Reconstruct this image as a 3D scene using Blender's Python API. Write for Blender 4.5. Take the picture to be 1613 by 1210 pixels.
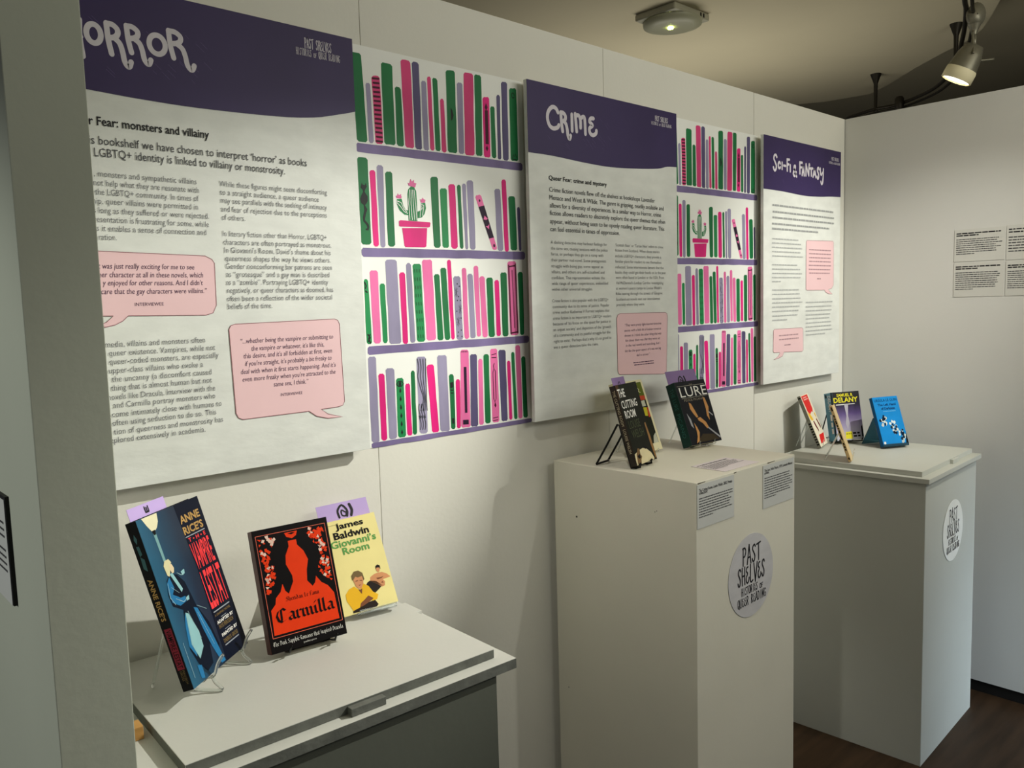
import bpy, bmesh, math, random
from mathutils import Matrix, Vector
random.seed(7)
for _o in list(bpy.data.objects): bpy.data.objects.remove(_o)
SC = bpy.context.scene
COL = SC.collection
# ------------------------------------------------------------------ camera
cam_d = bpy.data.cameras.new('camera'); cam_o = bpy.data.objects.new('camera', cam_d); COL.objects.link(cam_o)
cam_d.sensor_width = 36.0; cam_d.lens = 1282.6/1613*36.0; cam_d.clip_start = .02
_r, _u, _f = Vector((.7317,-.6811,-.0285)), Vector((.0854,.0501,.9951)), Vector((.6763,.7305,-.0949))
cam_o.matrix_world = Matrix(((_r.x,_u.x,-_f.x,0),(_r.y,_u.y,-_f.y,-1.4514),(_r.z,_u.z,-_f.z,1.43),(0,0,0,1)))
SC.camera = cam_o
# ------------------------------------------------------------------ view, world, lights
SC.view_settings.view_transform = 'Standard'; SC.view_settings.look = 'None'
SC.view_settings.gamma = 1.0; SC.view_settings.use_curve_mapping = False
SC.view_settings.exposure = 0.0
W = bpy.data.worlds.new('world'); SC.world = W; W.use_nodes = True
W.node_tree.nodes['Background'].inputs[0].default_value = (.80,.86,.95,1)
W.node_tree.nodes['Background'].inputs[1].default_value = .10
def spot(name, loc, at, power, cone, blend, rad, col):
    d = bpy.data.lights.new(name, 'SPOT'); d.energy = power; d.spot_size = math.radians(cone); d.spot_blend = blend
    d.shadow_soft_size = rad; d.color = col
    o = bpy.data.objects.new(name, d); COL.objects.link(o); o.location = loc
    o.rotation_euler = (Vector(at)-Vector(loc)).to_track_quat('-Z','Y').to_euler(); return o
WARM = (1.0,.99,.90)
spot('track_lamp_light', (2.40,-1.15,2.42), (.55,-.10,1.05), 230, 35, .75, .012, WARM)
spot('track_lamp_light', (.45,-.80,2.42), (1.50,-.30,.78), 30, 30, .7, .02, WARM)
spot('track_lamp_light', (2.62,-1.30,2.42), (2.74,-.05,1.15), 74, 56, .9, .015, WARM)
spot('track_lamp_light', (1.85,-1.75,2.42), (1.72,-.45,.70), 22, 34, .8, .02, WARM)
spot('pillar_fill_light', (-1.7,-.25,2.0), (.19,-.36,1.12), 66, 32, .6, .1, (.97,1.0,.94))  # added fill spot, brightens only the pillar's left face
def area(name, loc, at, power, sx, sy, col, spread=180):
    d = bpy.data.lights.new(name, 'AREA'); d.shape = 'RECTANGLE'; d.size = sx; d.size_y = sy; d.energy = power; d.color = col; d.spread = math.radians(spread)
    o = bpy.data.objects.new(name, d); COL.objects.link(o); o.location = loc
    o.rotation_euler = (Vector(at)-Vector(loc)).to_track_quat('-Z','Y').to_euler(); return o
area('window_daylight', (2.6,-3.6,.7), (3.5,-.7,.0), 7.0, .8, .9, (.70,.85,1.0), 44)
area('wall_fill_light', (2.2,-2.0,2.2), (1.9,0,2.15), 19, 2.2, .5, (1,.99,.88))  # added unseen fill, evens out brightness on the upper walls
area('ceiling_fill_light', (3.4,.95,1.65), (3.3,.9,2.6), 8.0, 1.2, .8, (1,.97,.88))  # added fill hidden behind the main wall to brighten the ceiling
D={'horror':{'size':(0.5948,0.8189),
'head':[(0.1013,0.6461),(0.1771,0.643),(0.2797,0.6421),(0.4243,0.6475),(0.5023,0.6558),(0.556,0.6684),(0.5916,0.6783)],
't1':[('r Fear: monsters and villainy',0.0997,0.2937,0.5922,'Quee')],
't2':[('s bookshelf we have chosen to interpret ‘horror’ as books',0.1009,0.4812,0.562,'In thi'),('LGBTQ+ identity is linked to villainy or monstrosity.',0.104,0.4349,0.5428,'where ')],
'b1':[('monsters and sympathetic villains',0.1071,0.2662,0.5113,', '),('not help what they are resonate with',0.0994,0.2695,0.497),('the LGBTQ+ community. In times of',0.1008,0.2682,0.4825),('ip, queer villains were permitted in',0.1021,0.266,0.4681,'censorsh'),('long as they suffered or were rejected.',0.1043,0.2842,0.4534,'as '),('esentation is frustrating for some, while',0.1,0.2833,0.439,'repr'),('it enables a sense of connection and',0.1073,0.2778,0.4249,'s '),('ration.',0.1013,0.1285,0.4108)],
'b2':[('media, villains and monsters often',0.0982,0.2634,0.2374),('queer existence. Vampires, while not',0.1032,0.2808,0.2232),('queer-coded monsters, are especially',0.1029,0.2859,0.2092),('upper-class villains who evoke a',0.1012,0.2572,0.1946),('the uncanny (a discomfort caused',0.1046,0.2711,0.1802),('thing that is almost human but not',0.1024,0.2712,0.1658),('ovels like Dracula, Interview with the',0.102,0.2761,0.151,'n'),('and Carmilla portray monsters who',0.1037,0.2752,0.1372),('come intimately close with humans to',0.1011,0.286,0.1223),('often using seduction to do so. This',0.1006,0.2751,0.1081),('tion of queerness and monstrosity has',0.1017,0.2868,0.0935),('plored extensively in academia.',0.1012,0.2535,0.0795,'ex')],
'b3':[('While these figures might seem discomforting',0.3069,0.5218,0.5114),('to a straight audience, a queer audience',0.3069,0.5034,0.4968),('may see parallels with the seeking of intimacy',0.3073,0.52,0.4826),('and fear of rejection due to the perceptions',0.3071,0.5191,0.4675),('of others.',0.3075,0.3512,0.453),('In literary fiction other than Horror, LGBTQ+',0.3077,0.5166,0.4244),('characters are often portrayed as monstrous.',0.3078,0.5256,0.4096),('In Giovanni’s Room, David’s shame about his',0.3087,0.5234,0.3952),('queerness shapes the way he views others.',0.309,0.5226,0.3808),('Gender nonconforming bar patrons are seen',0.3092,0.5246,0.3667),('as “grotesque” and a gay man is described',0.3095,0.5181,0.3524),('as a “zombie”. Portraying LGBTQ+ identity',0.3086,0.5146,0.3382),('negatively, or queer characters as doomed, has',0.3089,0.525,0.3236),('often been a reflection of the wider societal',0.308,0.5219,0.309),('beliefs of the time.',0.3086,0.3944,0.295)],
'q1':[('was just really exciting for me to see',0.1034,0.2526,0.3647,'“It '),('er character at all in these novels, which',0.1014,0.2673,0.3509,'que'),('y enjoyed for other reasons. And I didn’t',0.1017,0.2659,0.3376),('care that the gay characters were villains.”',0.0986,0.2724,0.3236)],
'q1i':[('INTERVIEWEE',0.1493,0.1962,0.3034)],
'q2':[('“...whether being the vampire or submitting to',0.3285,0.5196,0.2318),('the vampire or whatever, it’s like this,',0.3483,0.4984,0.2175),('this desire, and it’s all forbidden at first, even',0.3325,0.5155,0.2043),('if you’re straight, it’s probably a bit freaky to',0.3343,0.514,0.1903),('deal with when it first starts happening. And it’s',0.3256,0.5224,0.1759),('even more freaky when you’re attracted to the',0.3279,0.5211,0.162),('same sex, I think.”',0.3882,0.4606,0.1479)],
'q2i':[('INTERVIEWEE',0.4011,0.4465,0.1283)],
'bub1':[(0.0587,0.3945),(0.1011,0.3926),(0.2727,0.3885),(0.2848,0.3826),(0.289,0.376),(0.2877,0.302),(0.281,0.2887),(0.2682,0.2852),(0.1378,0.2876),(0.1285,0.2791),(0.1163,0.2732),(0.1014,0.2702),(0.0872,0.2723),(0.103,0.2779),(0.1144,0.2879),(0.0529,0.2896),(0.048,0.2978),(0.0518,0.3874)],
'bub2':[(0.3082,0.2583),(0.3122,0.265),(0.3202,0.2673),(0.5246,0.2703),(0.5319,0.2676),(0.5353,0.2602),(0.5386,0.105),(0.5341,0.0976),(0.5238,0.0955),(0.4852,0.0946),(0.5001,0.0834),(0.5326,0.0743),(0.4997,0.0751),(0.4747,0.082),(0.4588,0.0936),(0.324,0.0929),(0.316,0.0968),(0.312,0.1054)],
'title':[('H',(0.0695,0.6963,0.1013,0.752)),('O',(0.1045,0.7191,0.1282,0.7493)),('R',(0.1342,0.6894,0.1708,0.7559)),('R',(0.1649,0.6994,0.2026,0.758)),('O',(0.2002,0.72,0.2292,0.7517)),('R',(0.2322,0.7022,0.2752,0.7639))],
'logo1':(0.4888,0.7825,0.5471,0.8007),
'logo2':(0.4705,0.7676,0.5651,0.7895)},
'crime':{'size':(0.5948,0.8189),
'head':[(0.0031,0.6524),(0.0836,0.6495),(0.1983,0.6442),(0.301,0.6425),(0.4111,0.6485),(0.5048,0.657),(0.5488,0.6663),(0.5991,0.6799)],
'title':[('C',(0.0647,0.7138,0.1083,0.7673)),('R',(0.1129,0.6951,0.1486,0.7588)),('I',(0.1504,0.7179,0.1589,0.7575)),('M',(0.165,0.7158,0.2076,0.7607)),('E',(0.2162,0.7152,0.2479,0.7616))],
'logo1':(0.494,0.7864,0.5535,0.8002),
'logo2':(0.4776,0.7749,0.5697,0.7893),
't1':[('Queer Fear: crime and mystery',0.0675,0.2843,0.5907)],
't2':[('Crime fiction novels flew off the shelves at bookshops Lavender',0.068,0.4891,0.5622),('Menace and West & Wilde. The genre is gripping, readily available and',0.068,0.5301,0.543),('allows for a diversity of experiences. In a similar way to Horror, crime',0.0689,0.5175,0.5242),('fiction allows readers to discretely explore the queer themes that often',0.0683,0.5358,0.5057),('appear, without being seen to be openly reading queer literature. This',0.0686,0.5316,0.4858),('can feel essential in times of oppression.',0.0686,0.3337,0.4667)],
'b1':[('A dashing detective may harbour feelings for',0.0691,0.2809,0.4363),('the same sex, causing tensions with the police',0.0696,0.2831,0.4216),('force, or perhaps they go on a romp with',0.0691,0.2655,0.4076),('their partner mid-novel. Some protagonists',0.0693,0.2761,0.393),('struggle with being gay, some appear as',0.0688,0.264,0.3782),('villains, and others are self-actualised and',0.0692,0.2688,0.3637),('confident. This representation echoes the',0.0694,0.2696,0.3492),('wide range of queer experiences, embedded',0.0693,0.2826,0.3352),('within other universal struggles.',0.0694,0.2207,0.3206),('Crime fiction is also popular with the LGBTQ+',0.0694,0.283,0.292),('community due to its sense of justice. Popular',0.0703,0.2857,0.2776),('crime author Katherine V Forrest explains that',0.0708,0.2865,0.2634),('crime fiction is so important to LGBTQ+ readers',0.0703,0.2934,0.2487),('because of ‘its focus on the quest for justice in',0.0709,0.2911,0.2346),('an unjust society’ and depiction of the ‘growth',0.071,0.2919,0.2203),('of a community and its painful struggle for the',0.0712,0.2888,0.2059),('right to exist.’ Perhaps that’s why it’s so good to',0.0718,0.2923,0.1914),('see a queer detective take the reins.',0.0706,0.2398,0.1769)],
'b2':[('‘Scottish Noir’ or ‘Tartan Noir’ refers to crime',0.3149,0.5252,0.4365),('fiction from Scotland. When these stories',0.3145,0.508,0.4228),('include LGBTQ+ characters, they provide a',0.3142,0.5153,0.4078),('familiar place for readers to see themselves',0.3138,0.5159,0.3932),('reflected. Some interviewees lament that the',0.3143,0.5261,0.3782),('books they could get their hands on in the past',0.314,0.5356,0.3642),('were often based in London or the USA. From',0.3148,0.5278,0.3506),('Val McDermid’s Lindsay Gordon investigating',0.3156,0.5244,0.3359),('at women’s peace camps to Louise Welsh’s',0.3152,0.517,0.3216),('Rilke tearing through the streets of Glasgow,',0.3149,0.5212,0.307),('Scotland-set novels met our interviewees',0.3153,0.5081,0.292),('precisely where they were.',0.3157,0.4373,0.2776)],
'q1':[('“They were pretty light-hearted detective',0.3494,0.5121,0.222),('stories with a little bit of lesbian romance',0.347,0.5105,0.2075),('thrown in. I think the other thing that was',0.3475,0.5116,0.1935),('fun about them was that they were set',0.3512,0.5069,0.18),('in the real world and searching, but I',0.3529,0.5066,0.1663),('felt like the queer aspect of it was not big',0.3485,0.5099,0.1515),('deal to uncover.”',0.3986,0.4579,0.1376)],
'q1i':[('',0.3837,0.4749,0.1191),('',0.3876,0.4761,0.1127)],
'bub1':[(0.3161,0.2459),(0.3211,0.2543),(0.3323,0.2579),(0.5303,0.2552),(0.5393,0.2528),(0.5422,0.2445),(0.5349,0.0873),(0.5302,0.0803),(0.5181,0.0793),(0.325,0.0925),(0.3198,0.0964),(0.3173,0.1035)]},
'scifi':{'size':(0.5481,0.8189),
'head':[(-0.0013,0.6506),(0.1204,0.6454),(0.2723,0.6413),(0.3878,0.6456),(0.4749,0.652),(0.5602,0.6718)],
'title':[('S',(0.0584,0.7088,0.0869,0.7622)),('C',(0.091,0.719,0.1058,0.7401)),('I',(0.1141,0.7187,0.1208,0.7398)),('-',(0.1283,0.7294,0.1409,0.7328)),('F',(0.1472,0.716,0.1672,0.7541)),('I',(0.1689,0.7153,0.1758,0.7367)),('&',(0.19,0.7019,0.2174,0.7386)),('F',(0.2335,0.714,0.2561,0.7525)),('A',(0.2544,0.7099,0.2705,0.7426)),('N',(0.2794,0.7109,0.3084,0.7503)),('T',(0.3099,0.7136,0.3314,0.7398)),('A',(0.3329,0.7109,0.3565,0.7376)),('S',(0.3621,0.7065,0.38,0.7471)),('Y',(0.3858,0.691,0.4115,0.7451))],
'logo1':(0.4725,0.7825,0.5297,0.7938),
'logo2':(0.4532,0.7695,0.54,0.782),
't2':[('',0.0563,0.4891,0.5936),('',0.0589,0.4957,0.5719),('',0.0564,0.4961,0.5529),('',0.0539,0.4592,0.5324),('',0.054,0.3749,0.5159)],
'b1':[('',0.0567,0.232,0.4836),('',0.0542,0.2489,0.4694),('',0.0542,0.2574,0.4551),('',0.0542,0.2464,0.4409),('',0.0543,0.2634,0.4264),('',0.0544,0.2245,0.3973),('',0.0544,0.2441,0.3827),('',0.0545,0.2583,0.3683),('',0.0545,0.2472,0.3547),('',0.0545,0.1116,0.3412),('',0.0559,0.2376,0.3124),('',0.056,0.2409,0.2982),('',0.056,0.2506,0.2833),('',0.056,0.2604,0.2693),('',0.0561,0.2414,0.2552),('',0.0561,0.2333,0.2407),('',0.0562,0.229,0.2253),('',0.0562,0.1576,0.2108)],
'b2':[('',0.2862,0.49,0.2672),('',0.2863,0.4832,0.2515),('',0.2865,0.4834,0.237),('',0.2867,0.4731,0.2223),('',0.2868,0.4662,0.2085),('',0.287,0.4807,0.1935),('',0.2872,0.4809,0.1796),('',0.2873,0.4883,0.1651),('',0.2875,0.4357,0.1513)],
'q1':[('',0.3086,0.473,0.4536),('',0.3088,0.4732,0.4397),('',0.309,0.4735,0.4257),('',0.3091,0.4768,0.4125),('',0.3064,0.4771,0.3983),('',0.3066,0.4711,0.3841),('',0.3096,0.4651,0.371),('',0.3684,0.4013,0.3509)],
'q2':[('',0.1006,0.2328,0.1572),('',0.1007,0.2361,0.1437),('',0.1368,0.1829,0.1234)],
'bub1':[(0.2882,0.4834),(0.2939,0.4874),(0.4878,0.491),(0.4954,0.4872),(0.4971,0.3307),(0.4817,0.3177),(0.4569,0.3141),(0.465,0.3076),(0.4894,0.2968),(0.4576,0.2981),(0.4331,0.3055),(0.4275,0.3121),(0.2954,0.3124),(0.2876,0.315)],
'bub2':[(0.0639,0.1783),(0.0692,0.1826),(0.2581,0.1808),(0.2678,0.1763),(0.2699,0.101),(0.2609,0.0965),(0.1339,0.1017),(0.1249,0.0884),(0.098,0.0825),(0.0654,0.0794),(0.092,0.0874),(0.1068,0.0987),(0.1038,0.1026),(0.0683,0.1035),(0.0624,0.1075)]},
'mural':[[('G',[-0.4742,1.949,-0.4493,1.9501,-0.4426,1.7739,-0.4677,1.7735]),('V',[-0.4416,1.8932,-0.4302,1.895,-0.4268,1.7745,-0.4389,1.7732]),('p',[-0.4265,1.9097,-0.4062,1.9126,-0.4035,1.7747,-0.4231,1.7737]),('G',[-0.4012,1.9417,-0.3733,1.9413,-0.3727,1.7757,-0.4011,1.775]),('G',[-0.3689,1.898,-0.3536,1.8975,-0.3509,1.7751,-0.3697,1.7755]),('p',[-0.3515,1.956,-0.3261,1.9568,-0.3246,1.774,-0.3478,1.7747]),('N',[-0.3224,1.9568,-0.3037,1.9571,-0.3032,1.7733,-0.3215,1.7739]),('V',[-0.2992,1.9209,-0.2858,1.9218,-0.2846,1.7728,-0.2993,1.7742]),('p',[-0.2828,1.9322,-0.2725,1.9334,-0.2692,1.7757,-0.2812,1.7757]),('G',[-0.2683,1.9326,-0.2547,1.9318,-0.2525,1.7756,-0.2666,1.7759]),('p',[-0.2491,1.8898,-0.2385,1.8906,-0.2355,1.7749,-0.2492,1.7752]),('G',[-0.2306,1.9543,-0.2043,1.9572,-0.205,1.7765,-0.2318,1.7763]),('V',[-0.1997,1.9331,-0.1832,1.9345,-0.1846,1.7768,-0.2005,1.7764]),('p',[-0.1787,1.9585,-0.1507,1.9598,-0.1537,1.7768,-0.1826,1.7757]),('G',[-0.1472,1.9598,-0.1266,1.9598,-0.13,1.7776,-0.1498,1.7772]),('P',[-0.1243,1.9122,-0.1039,1.9152,-0.1052,1.7768,-0.1257,1.7767]),('G',[-0.1014,1.8947,-0.0878,1.8961,-0.0867,1.7773,-0.1008,1.7773]),('N',[-0.0811,1.9234,-0.0695,1.9244,-0.071,1.7762,-0.0823,1.7756]),('N',[-0.0653,1.956,-0.0456,1.9578,-0.0474,1.7757,-0.0654,1.7754]),('G',[-0.0396,1.9452,-0.0164,1.9488,-0.016,1.7774,-0.0405,1.7764]),('S',[-0.4707,1.7708,-0.0027,1.7745,-0.0022,1.7563,-0.4711,1.7526])],[('G',[-0.4697,1.7424,-0.4443,1.7426,-0.4441,1.5664,-0.4685,1.5657]),('P',[-0.4413,1.7183,-0.4268,1.7197,-0.4254,1.5628,-0.4391,1.5624]),('V',[-0.423,1.7308,-0.4069,1.7311,-0.4092,1.5615,-0.4216,1.5612]),('G',[-0.4025,1.7189,-0.3846,1.7205,-0.3844,1.564,-0.4025,1.5634]),('G',[-0.284,1.7181,-0.263,1.7199,-0.262,1.5648,-0.2808,1.5643]),('g',[-0.2589,1.6953,-0.2388,1.6968,-0.2384,1.5647,-0.2569,1.565]),('P',[-0.2343,1.706,-0.2146,1.7075,-0.2128,1.5643,-0.2317,1.5638]),('G',[-0.2095,1.7066,-0.1985,1.7075,-0.1961,1.564,-0.2066,1.5642]),('V',[-0.1945,1.7104,-0.1826,1.7114,-0.1821,1.563,-0.1909,1.5628]),('V',[-0.1809,1.7184,-0.1611,1.7205,-0.16,1.563,-0.1768,1.5631]),('q',[-0.1572,1.6861,-0.1391,1.6909,-0.0916,1.5654,-0.1059,1.5628]),('V',[-0.0963,1.7062,-0.0775,1.7076,-0.0731,1.5625,-0.0909,1.562]),('P',[-0.0729,1.7292,-0.0584,1.7309,-0.0547,1.5613,-0.0682,1.5609]),('G',[-0.0526,1.692,-0.0301,1.6936,-0.0273,1.5648,-0.0488,1.5642]),('N',[-0.0245,1.6682,-0.0146,1.6688,-0.0134,1.564,-0.0214,1.5638]),('S',[-0.4689,1.5592,-0.0015,1.562,-0.0022,1.5434,-0.4685,1.5406])],[('g',[-0.467,1.4946,-0.4564,1.4946,-0.4534,1.3595,-0.4664,1.3602]),('q',[-0.4517,1.5129,-0.4313,1.5131,-0.431,1.3603,-0.449,1.3605]),('g',[-0.4283,1.4856,-0.4149,1.486,-0.4139,1.3607,-0.4259,1.3601]),('V',[-0.4118,1.5355,-0.3822,1.5361,-0.379,1.3569,-0.4096,1.3572]),('P',[-0.3775,1.5091,-0.362,1.51,-0.361,1.3554,-0.375,1.3561]),('V',[-0.3586,1.5289,-0.3455,1.5296,-0.3413,1.3575,-0.355,1.3569]),('g',[-0.3415,1.5279,-0.3186,1.5287,-0.3146,1.3582,-0.3371,1.3586]),('q',[-0.3156,1.5372,-0.288,1.5382,-0.2842,1.3604,-0.3106,1.3599]),('G',[-0.284,1.5061,-0.2684,1.5067,-0.2632,1.3588,-0.28,1.3583]),('G',[-0.2658,1.5203,-0.249,1.5211,-0.2438,1.3587,-0.2598,1.3587]),('P',[-0.2458,1.5379,-0.2346,1.5387,-0.2307,1.3594,-0.2411,1.3591]),('V',[-0.2295,1.5016,-0.2087,1.5023,-0.2057,1.3574,-0.2256,1.3575]),('q',[-0.2037,1.5205,-0.1904,1.5212,-0.188,1.3584,-0.2021,1.3586]),('V',[-0.1875,1.5072,-0.1715,1.5078,-0.1682,1.3592,-0.1844,1.3583]),('q',[-0.1682,1.5258,-0.1538,1.5265,-0.1517,1.3617,-0.1645,1.3615]),('q',[-0.1519,1.5014,-0.1348,1.502,-0.1308,1.3593,-0.147,1.3593]),('G',[-0.1302,1.4985,-0.1097,1.4994,-0.108,1.3591,-0.1278,1.3592]),('P',[-0.1047,1.493,-0.0904,1.4938,-0.0889,1.3602,-0.1026,1.36]),('G',[-0.0851,1.5112,-0.0648,1.5122,-0.0643,1.3585,-0.0833,1.3586]),('q',[-0.0611,1.5375,-0.0327,1.5388,-0.0304,1.3605,-0.058,1.3603]),('G',[-0.0278,1.5124,-0.0111,1.5131,-0.0116,1.3596,-0.0249,1.3593]),('S',[-0.465,1.3552,0.0045,1.3569,0.0038,1.3399,-0.4653,1.3372])],[('V',[-0.465,1.334,-0.4455,1.3335,-0.4456,1.1498,-0.4653,1.1525]),('P',[-0.4415,1.2965,-0.426,1.2958,-0.4256,1.1523,-0.4409,1.1535]),('V',[-0.4225,1.3064,-0.4004,1.3053,-0.4005,1.1528,-0.4205,1.1523]),('g',[-0.397,1.2829,-0.3775,1.2831,-0.3765,1.153,-0.3974,1.1537]),('P',[-0.3735,1.2694,-0.3609,1.2693,-0.3597,1.1539,-0.3732,1.1552]),('G',[-0.3574,1.2957,-0.3469,1.2962,-0.3468,1.1549,-0.3586,1.1557]),('V',[-0.3407,1.3257,-0.3153,1.3249,-0.3176,1.1538,-0.3403,1.1559]),('P',[-0.3142,1.3056,-0.2938,1.3063,-0.2854,1.1524,-0.3054,1.1531]),('V',[-0.2836,1.3253,-0.2567,1.3249,-0.2548,1.1505,-0.282,1.1528]),('G',[-0.252,1.2803,-0.2382,1.28,-0.238,1.1533,-0.2508,1.1543]),('P',[-0.2329,1.2669,-0.22,1.2669,-0.2222,1.1535,-0.2338,1.1536]),('q',[-0.216,1.3341,-0.1913,1.3332,-0.1927,1.1519,-0.2212,1.154]),('N',[-0.1875,1.3223,-0.1666,1.3216,-0.1695,1.1513,-0.192,1.1526]),('q',[-0.1628,1.3095,-0.15,1.3092,-0.1518,1.1531,-0.1665,1.1537]),('G',[-0.1466,1.3196,-0.1292,1.3188,-0.1301,1.1541,-0.1472,1.1548]),('q',[-0.125,1.3312,-0.1024,1.331,-0.102,1.1537,-0.1247,1.1549]),('N',[-0.0987,1.3274,-0.0754,1.3261,-0.0749,1.1534,-0.095,1.1537]),('P',[-0.0718,1.2993,-0.0609,1.2988,-0.0591,1.1545,-0.0697,1.1551]),('G',[-0.0574,1.3193,-0.0464,1.3192,-0.042,1.1539,-0.0532,1.1544]),('q',[-0.043,1.3352,-0.0271,1.3349,-0.0251,1.1541,-0.0388,1.1545]),('G',[-0.0242,1.3063,-0.0101,1.3063,-0.0068,1.1537,-0.0219,1.1546]),('S',[-0.4659,1.1513,0.0066,1.1507,0.0063,1.1409,-0.4659,1.14])]],
'mural_x':{'cat':[(-0.4609,1.6919),(-0.4591,1.6877),(-0.4535,1.687),(-0.4512,1.6919),(-0.4494,1.6837),(-0.454,1.6774),(-0.4551,1.6733),(-0.4484,1.6646),(-0.4486,1.655),(-0.4527,1.6488),(-0.4557,1.6464),(-0.4504,1.6381),(-0.4553,1.6258),(-0.4573,1.6161),(-0.4491,1.6081),(-0.4474,1.6021),(-0.4498,1.5952),(-0.4564,1.5955),(-0.4568,1.5978),(-0.4519,1.6),(-0.4536,1.6055),(-0.4611,1.6135),(-0.4619,1.6207),(-0.4577,1.6353),(-0.4585,1.6462),(-0.4648,1.6504),(-0.4664,1.6586),(-0.4631,1.666),(-0.4585,1.673),(-0.4589,1.677),(-0.4643,1.6814)],
'pot':[(-0.3647,1.6038),(-0.2977,1.6067),(-0.3019,1.5663),(-0.3068,1.5644),(-0.3574,1.5635),(-0.3604,1.5659)],
'rim':[(-0.3725,1.6179),(-0.3685,1.6201),(-0.2897,1.6194),(-0.2881,1.6169),(-0.2901,1.6091),(-0.2951,1.6078),(-0.3691,1.6066),(-0.3724,1.6079)],
'trunk':[(-0.3468,1.6204),(-0.3471,1.6467),(-0.3472,1.6766),(-0.3445,1.6868),(-0.337,1.6936),(-0.3292,1.6925),(-0.324,1.6846),(-0.3229,1.6607),(-0.3233,1.6203)],
'armL':[(-0.3754,1.6635),(-0.3631,1.6656),(-0.3592,1.6509),(-0.3535,1.6425),(-0.3464,1.6417),(-0.3463,1.6317),(-0.3571,1.6324),(-0.369,1.6404),(-0.3751,1.6524)],
'armR':[(-0.3119,1.6589),(-0.3006,1.6609),(-0.2989,1.6495),(-0.3034,1.6366),(-0.3118,1.6285),(-0.3224,1.6267),(-0.3223,1.6406),(-0.3142,1.6436),(-0.3116,1.6513)],
'fl1':[(-0.3432,1.6944),(-0.345,1.7005),(-0.3407,1.6996),(-0.3378,1.7093),(-0.3343,1.7038),(-0.3285,1.708),(-0.3288,1.7018),(-0.3225,1.701),(-0.3261,1.6919)],
'fl2':[(-0.3753,1.666),(-0.3781,1.6707),(-0.3741,1.671),(-0.3726,1.6761),(-0.3698,1.6726),(-0.3641,1.6754),(-0.3638,1.6705),(-0.362,1.6694),(-0.3646,1.666)],
'fl3':[(-0.3118,1.6602),(-0.3147,1.6676),(-0.3102,1.6671),(-0.3071,1.6719),(-0.3044,1.6683),(-0.2993,1.6673),(-0.3016,1.6608)],
'top':[1.9618,1.9718]},
'books':{'VL':[0.4792,-0.1441,0.8191,0.6846,0.2954,-0.0169,0.1917,0.2924,0.0198],
'CA':[0.6341,-0.108,0.8161,-0.1342,0.2995,0.018,0.1467,0.2245,0.0238],
'GI':[0.8202,-0.0492,0.8174,-0.1756,0.4519,0.0527,0.1206,0.1949,0.01],
'CU':[1.4915,-0.2652,1.0484,0.1946,0.2886,0.0021,0.1258,0.1966,0.0168],
'CB':[1.6038,-0.1683,1.0504,0.0336,0.3457,0.0144,0.123,0.1922,0.015],
'LU':[1.7772,-0.2202,1.0524,-0.1847,0.3602,0.0246,0.1116,0.174,0.0344],
'RED':[2.6678,-0.1332,0.915,0.2666,0.3872,-0.0142,0.1154,0.1892,0.012],
'TAN':[2.4968,-0.3181,0.913,0.4065,0.3304,-0.0771,0.112,0.184,0.0086],
'DE':[2.7837,-0.1367,0.921,-0.5602,0.1992,0.0164,0.1059,0.1734,0.0513],
'BL':[2.7972,-0.2934,0.917,-0.4623,0.353,0.0151,0.1051,0.1722,0.0146]}}
# ------------------------------------------------------------------ helpers
def lin(c): return tuple((v/12.92 if v <= .04045 else ((v+.055)/1.055)**2.4) for v in [x/255 for x in c])
_M = {}
def mat(name, rgb, rough=.6, var=0., scale=8., bump=0., bscale=60., metal=0., stretch=(1,1,1), spec=.25):
    """procedural material: base colour (sRGB 0-255) with noise variation and fine relief"""
    if name in _M: return _M[name]
    m = bpy.data.materials.new(name); m.use_nodes = True; nt = m.node_tree; b = nt.nodes['Principled BSDF']
    b.inputs['Roughness'].default_value = rough; b.inputs['Metallic'].default_value = metal
    b.inputs['Specular IOR Level'].default_value = spec
    c = lin(rgb); b.inputs['Base Color'].default_value = (*c,1)
    tc = nt.nodes.new('ShaderNodeTexCoord'); mp = nt.nodes.new('ShaderNodeMapping'); mp.inputs['Scale'].default_value = stretch
    nt.links.new(tc.outputs['Object'], mp.inputs['Vector'])
    if var > 0:
        n = nt.nodes.new('ShaderNodeTexNoise'); n.inputs['Scale'].default_value = scale; n.inputs['Detail'].default_value = 5
        nt.links.new(mp.outputs[0], n.inputs['Vector'])
        r = nt.nodes.new('ShaderNodeValToRGB'); r.color_ramp.elements[0].position = .3; r.color_ramp.elements[1].position = .7
        r.color_ramp.elements[0].color = (*[v*(1-var) for v in c],1)
        r.color_ramp.elements[1].color = (*[min(1,v*(1+var)+var*.01) for v in c],1)
        nt.links.new(n.outputs['Fac'], r.inputs[0]); nt.links.new(r.outputs[0], b.inputs['Base Color'])
    if bump > 0:
        n2 = nt.nodes.new('ShaderNodeTexNoise'); n2.inputs['Scale'].default_value = bscale; n2.inputs['Detail'].default_value = 4
        nt.links.new(mp.outputs[0], n2.inputs['Vector'])
        bp = nt.nodes.new('ShaderNodeBump'); bp.inputs['Strength'].default_value = bump; bp.inputs['Distance'].default_value = .002
        nt.links.new(n2.outputs['Fac'], bp.inputs['Height']); nt.links.new(bp.outputs[0], b.inputs['Normal'])
    _M[name] = m; return m
def clear_mat(name, rgb, trans=.9):
    if name in _M: return _M[name]
    m = bpy.data.materials.new(name); m.use_nodes = True; b = m.node_tree.nodes['Principled BSDF']
    b.inputs['Base Color'].default_value = (*lin(rgb),1); b.inputs['Roughness'].default_value = .04
    b.inputs['Transmission Weight'].default_value = trans; b.inputs['IOR'].default_value = 1.49
    _M[name] = m; return m
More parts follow.
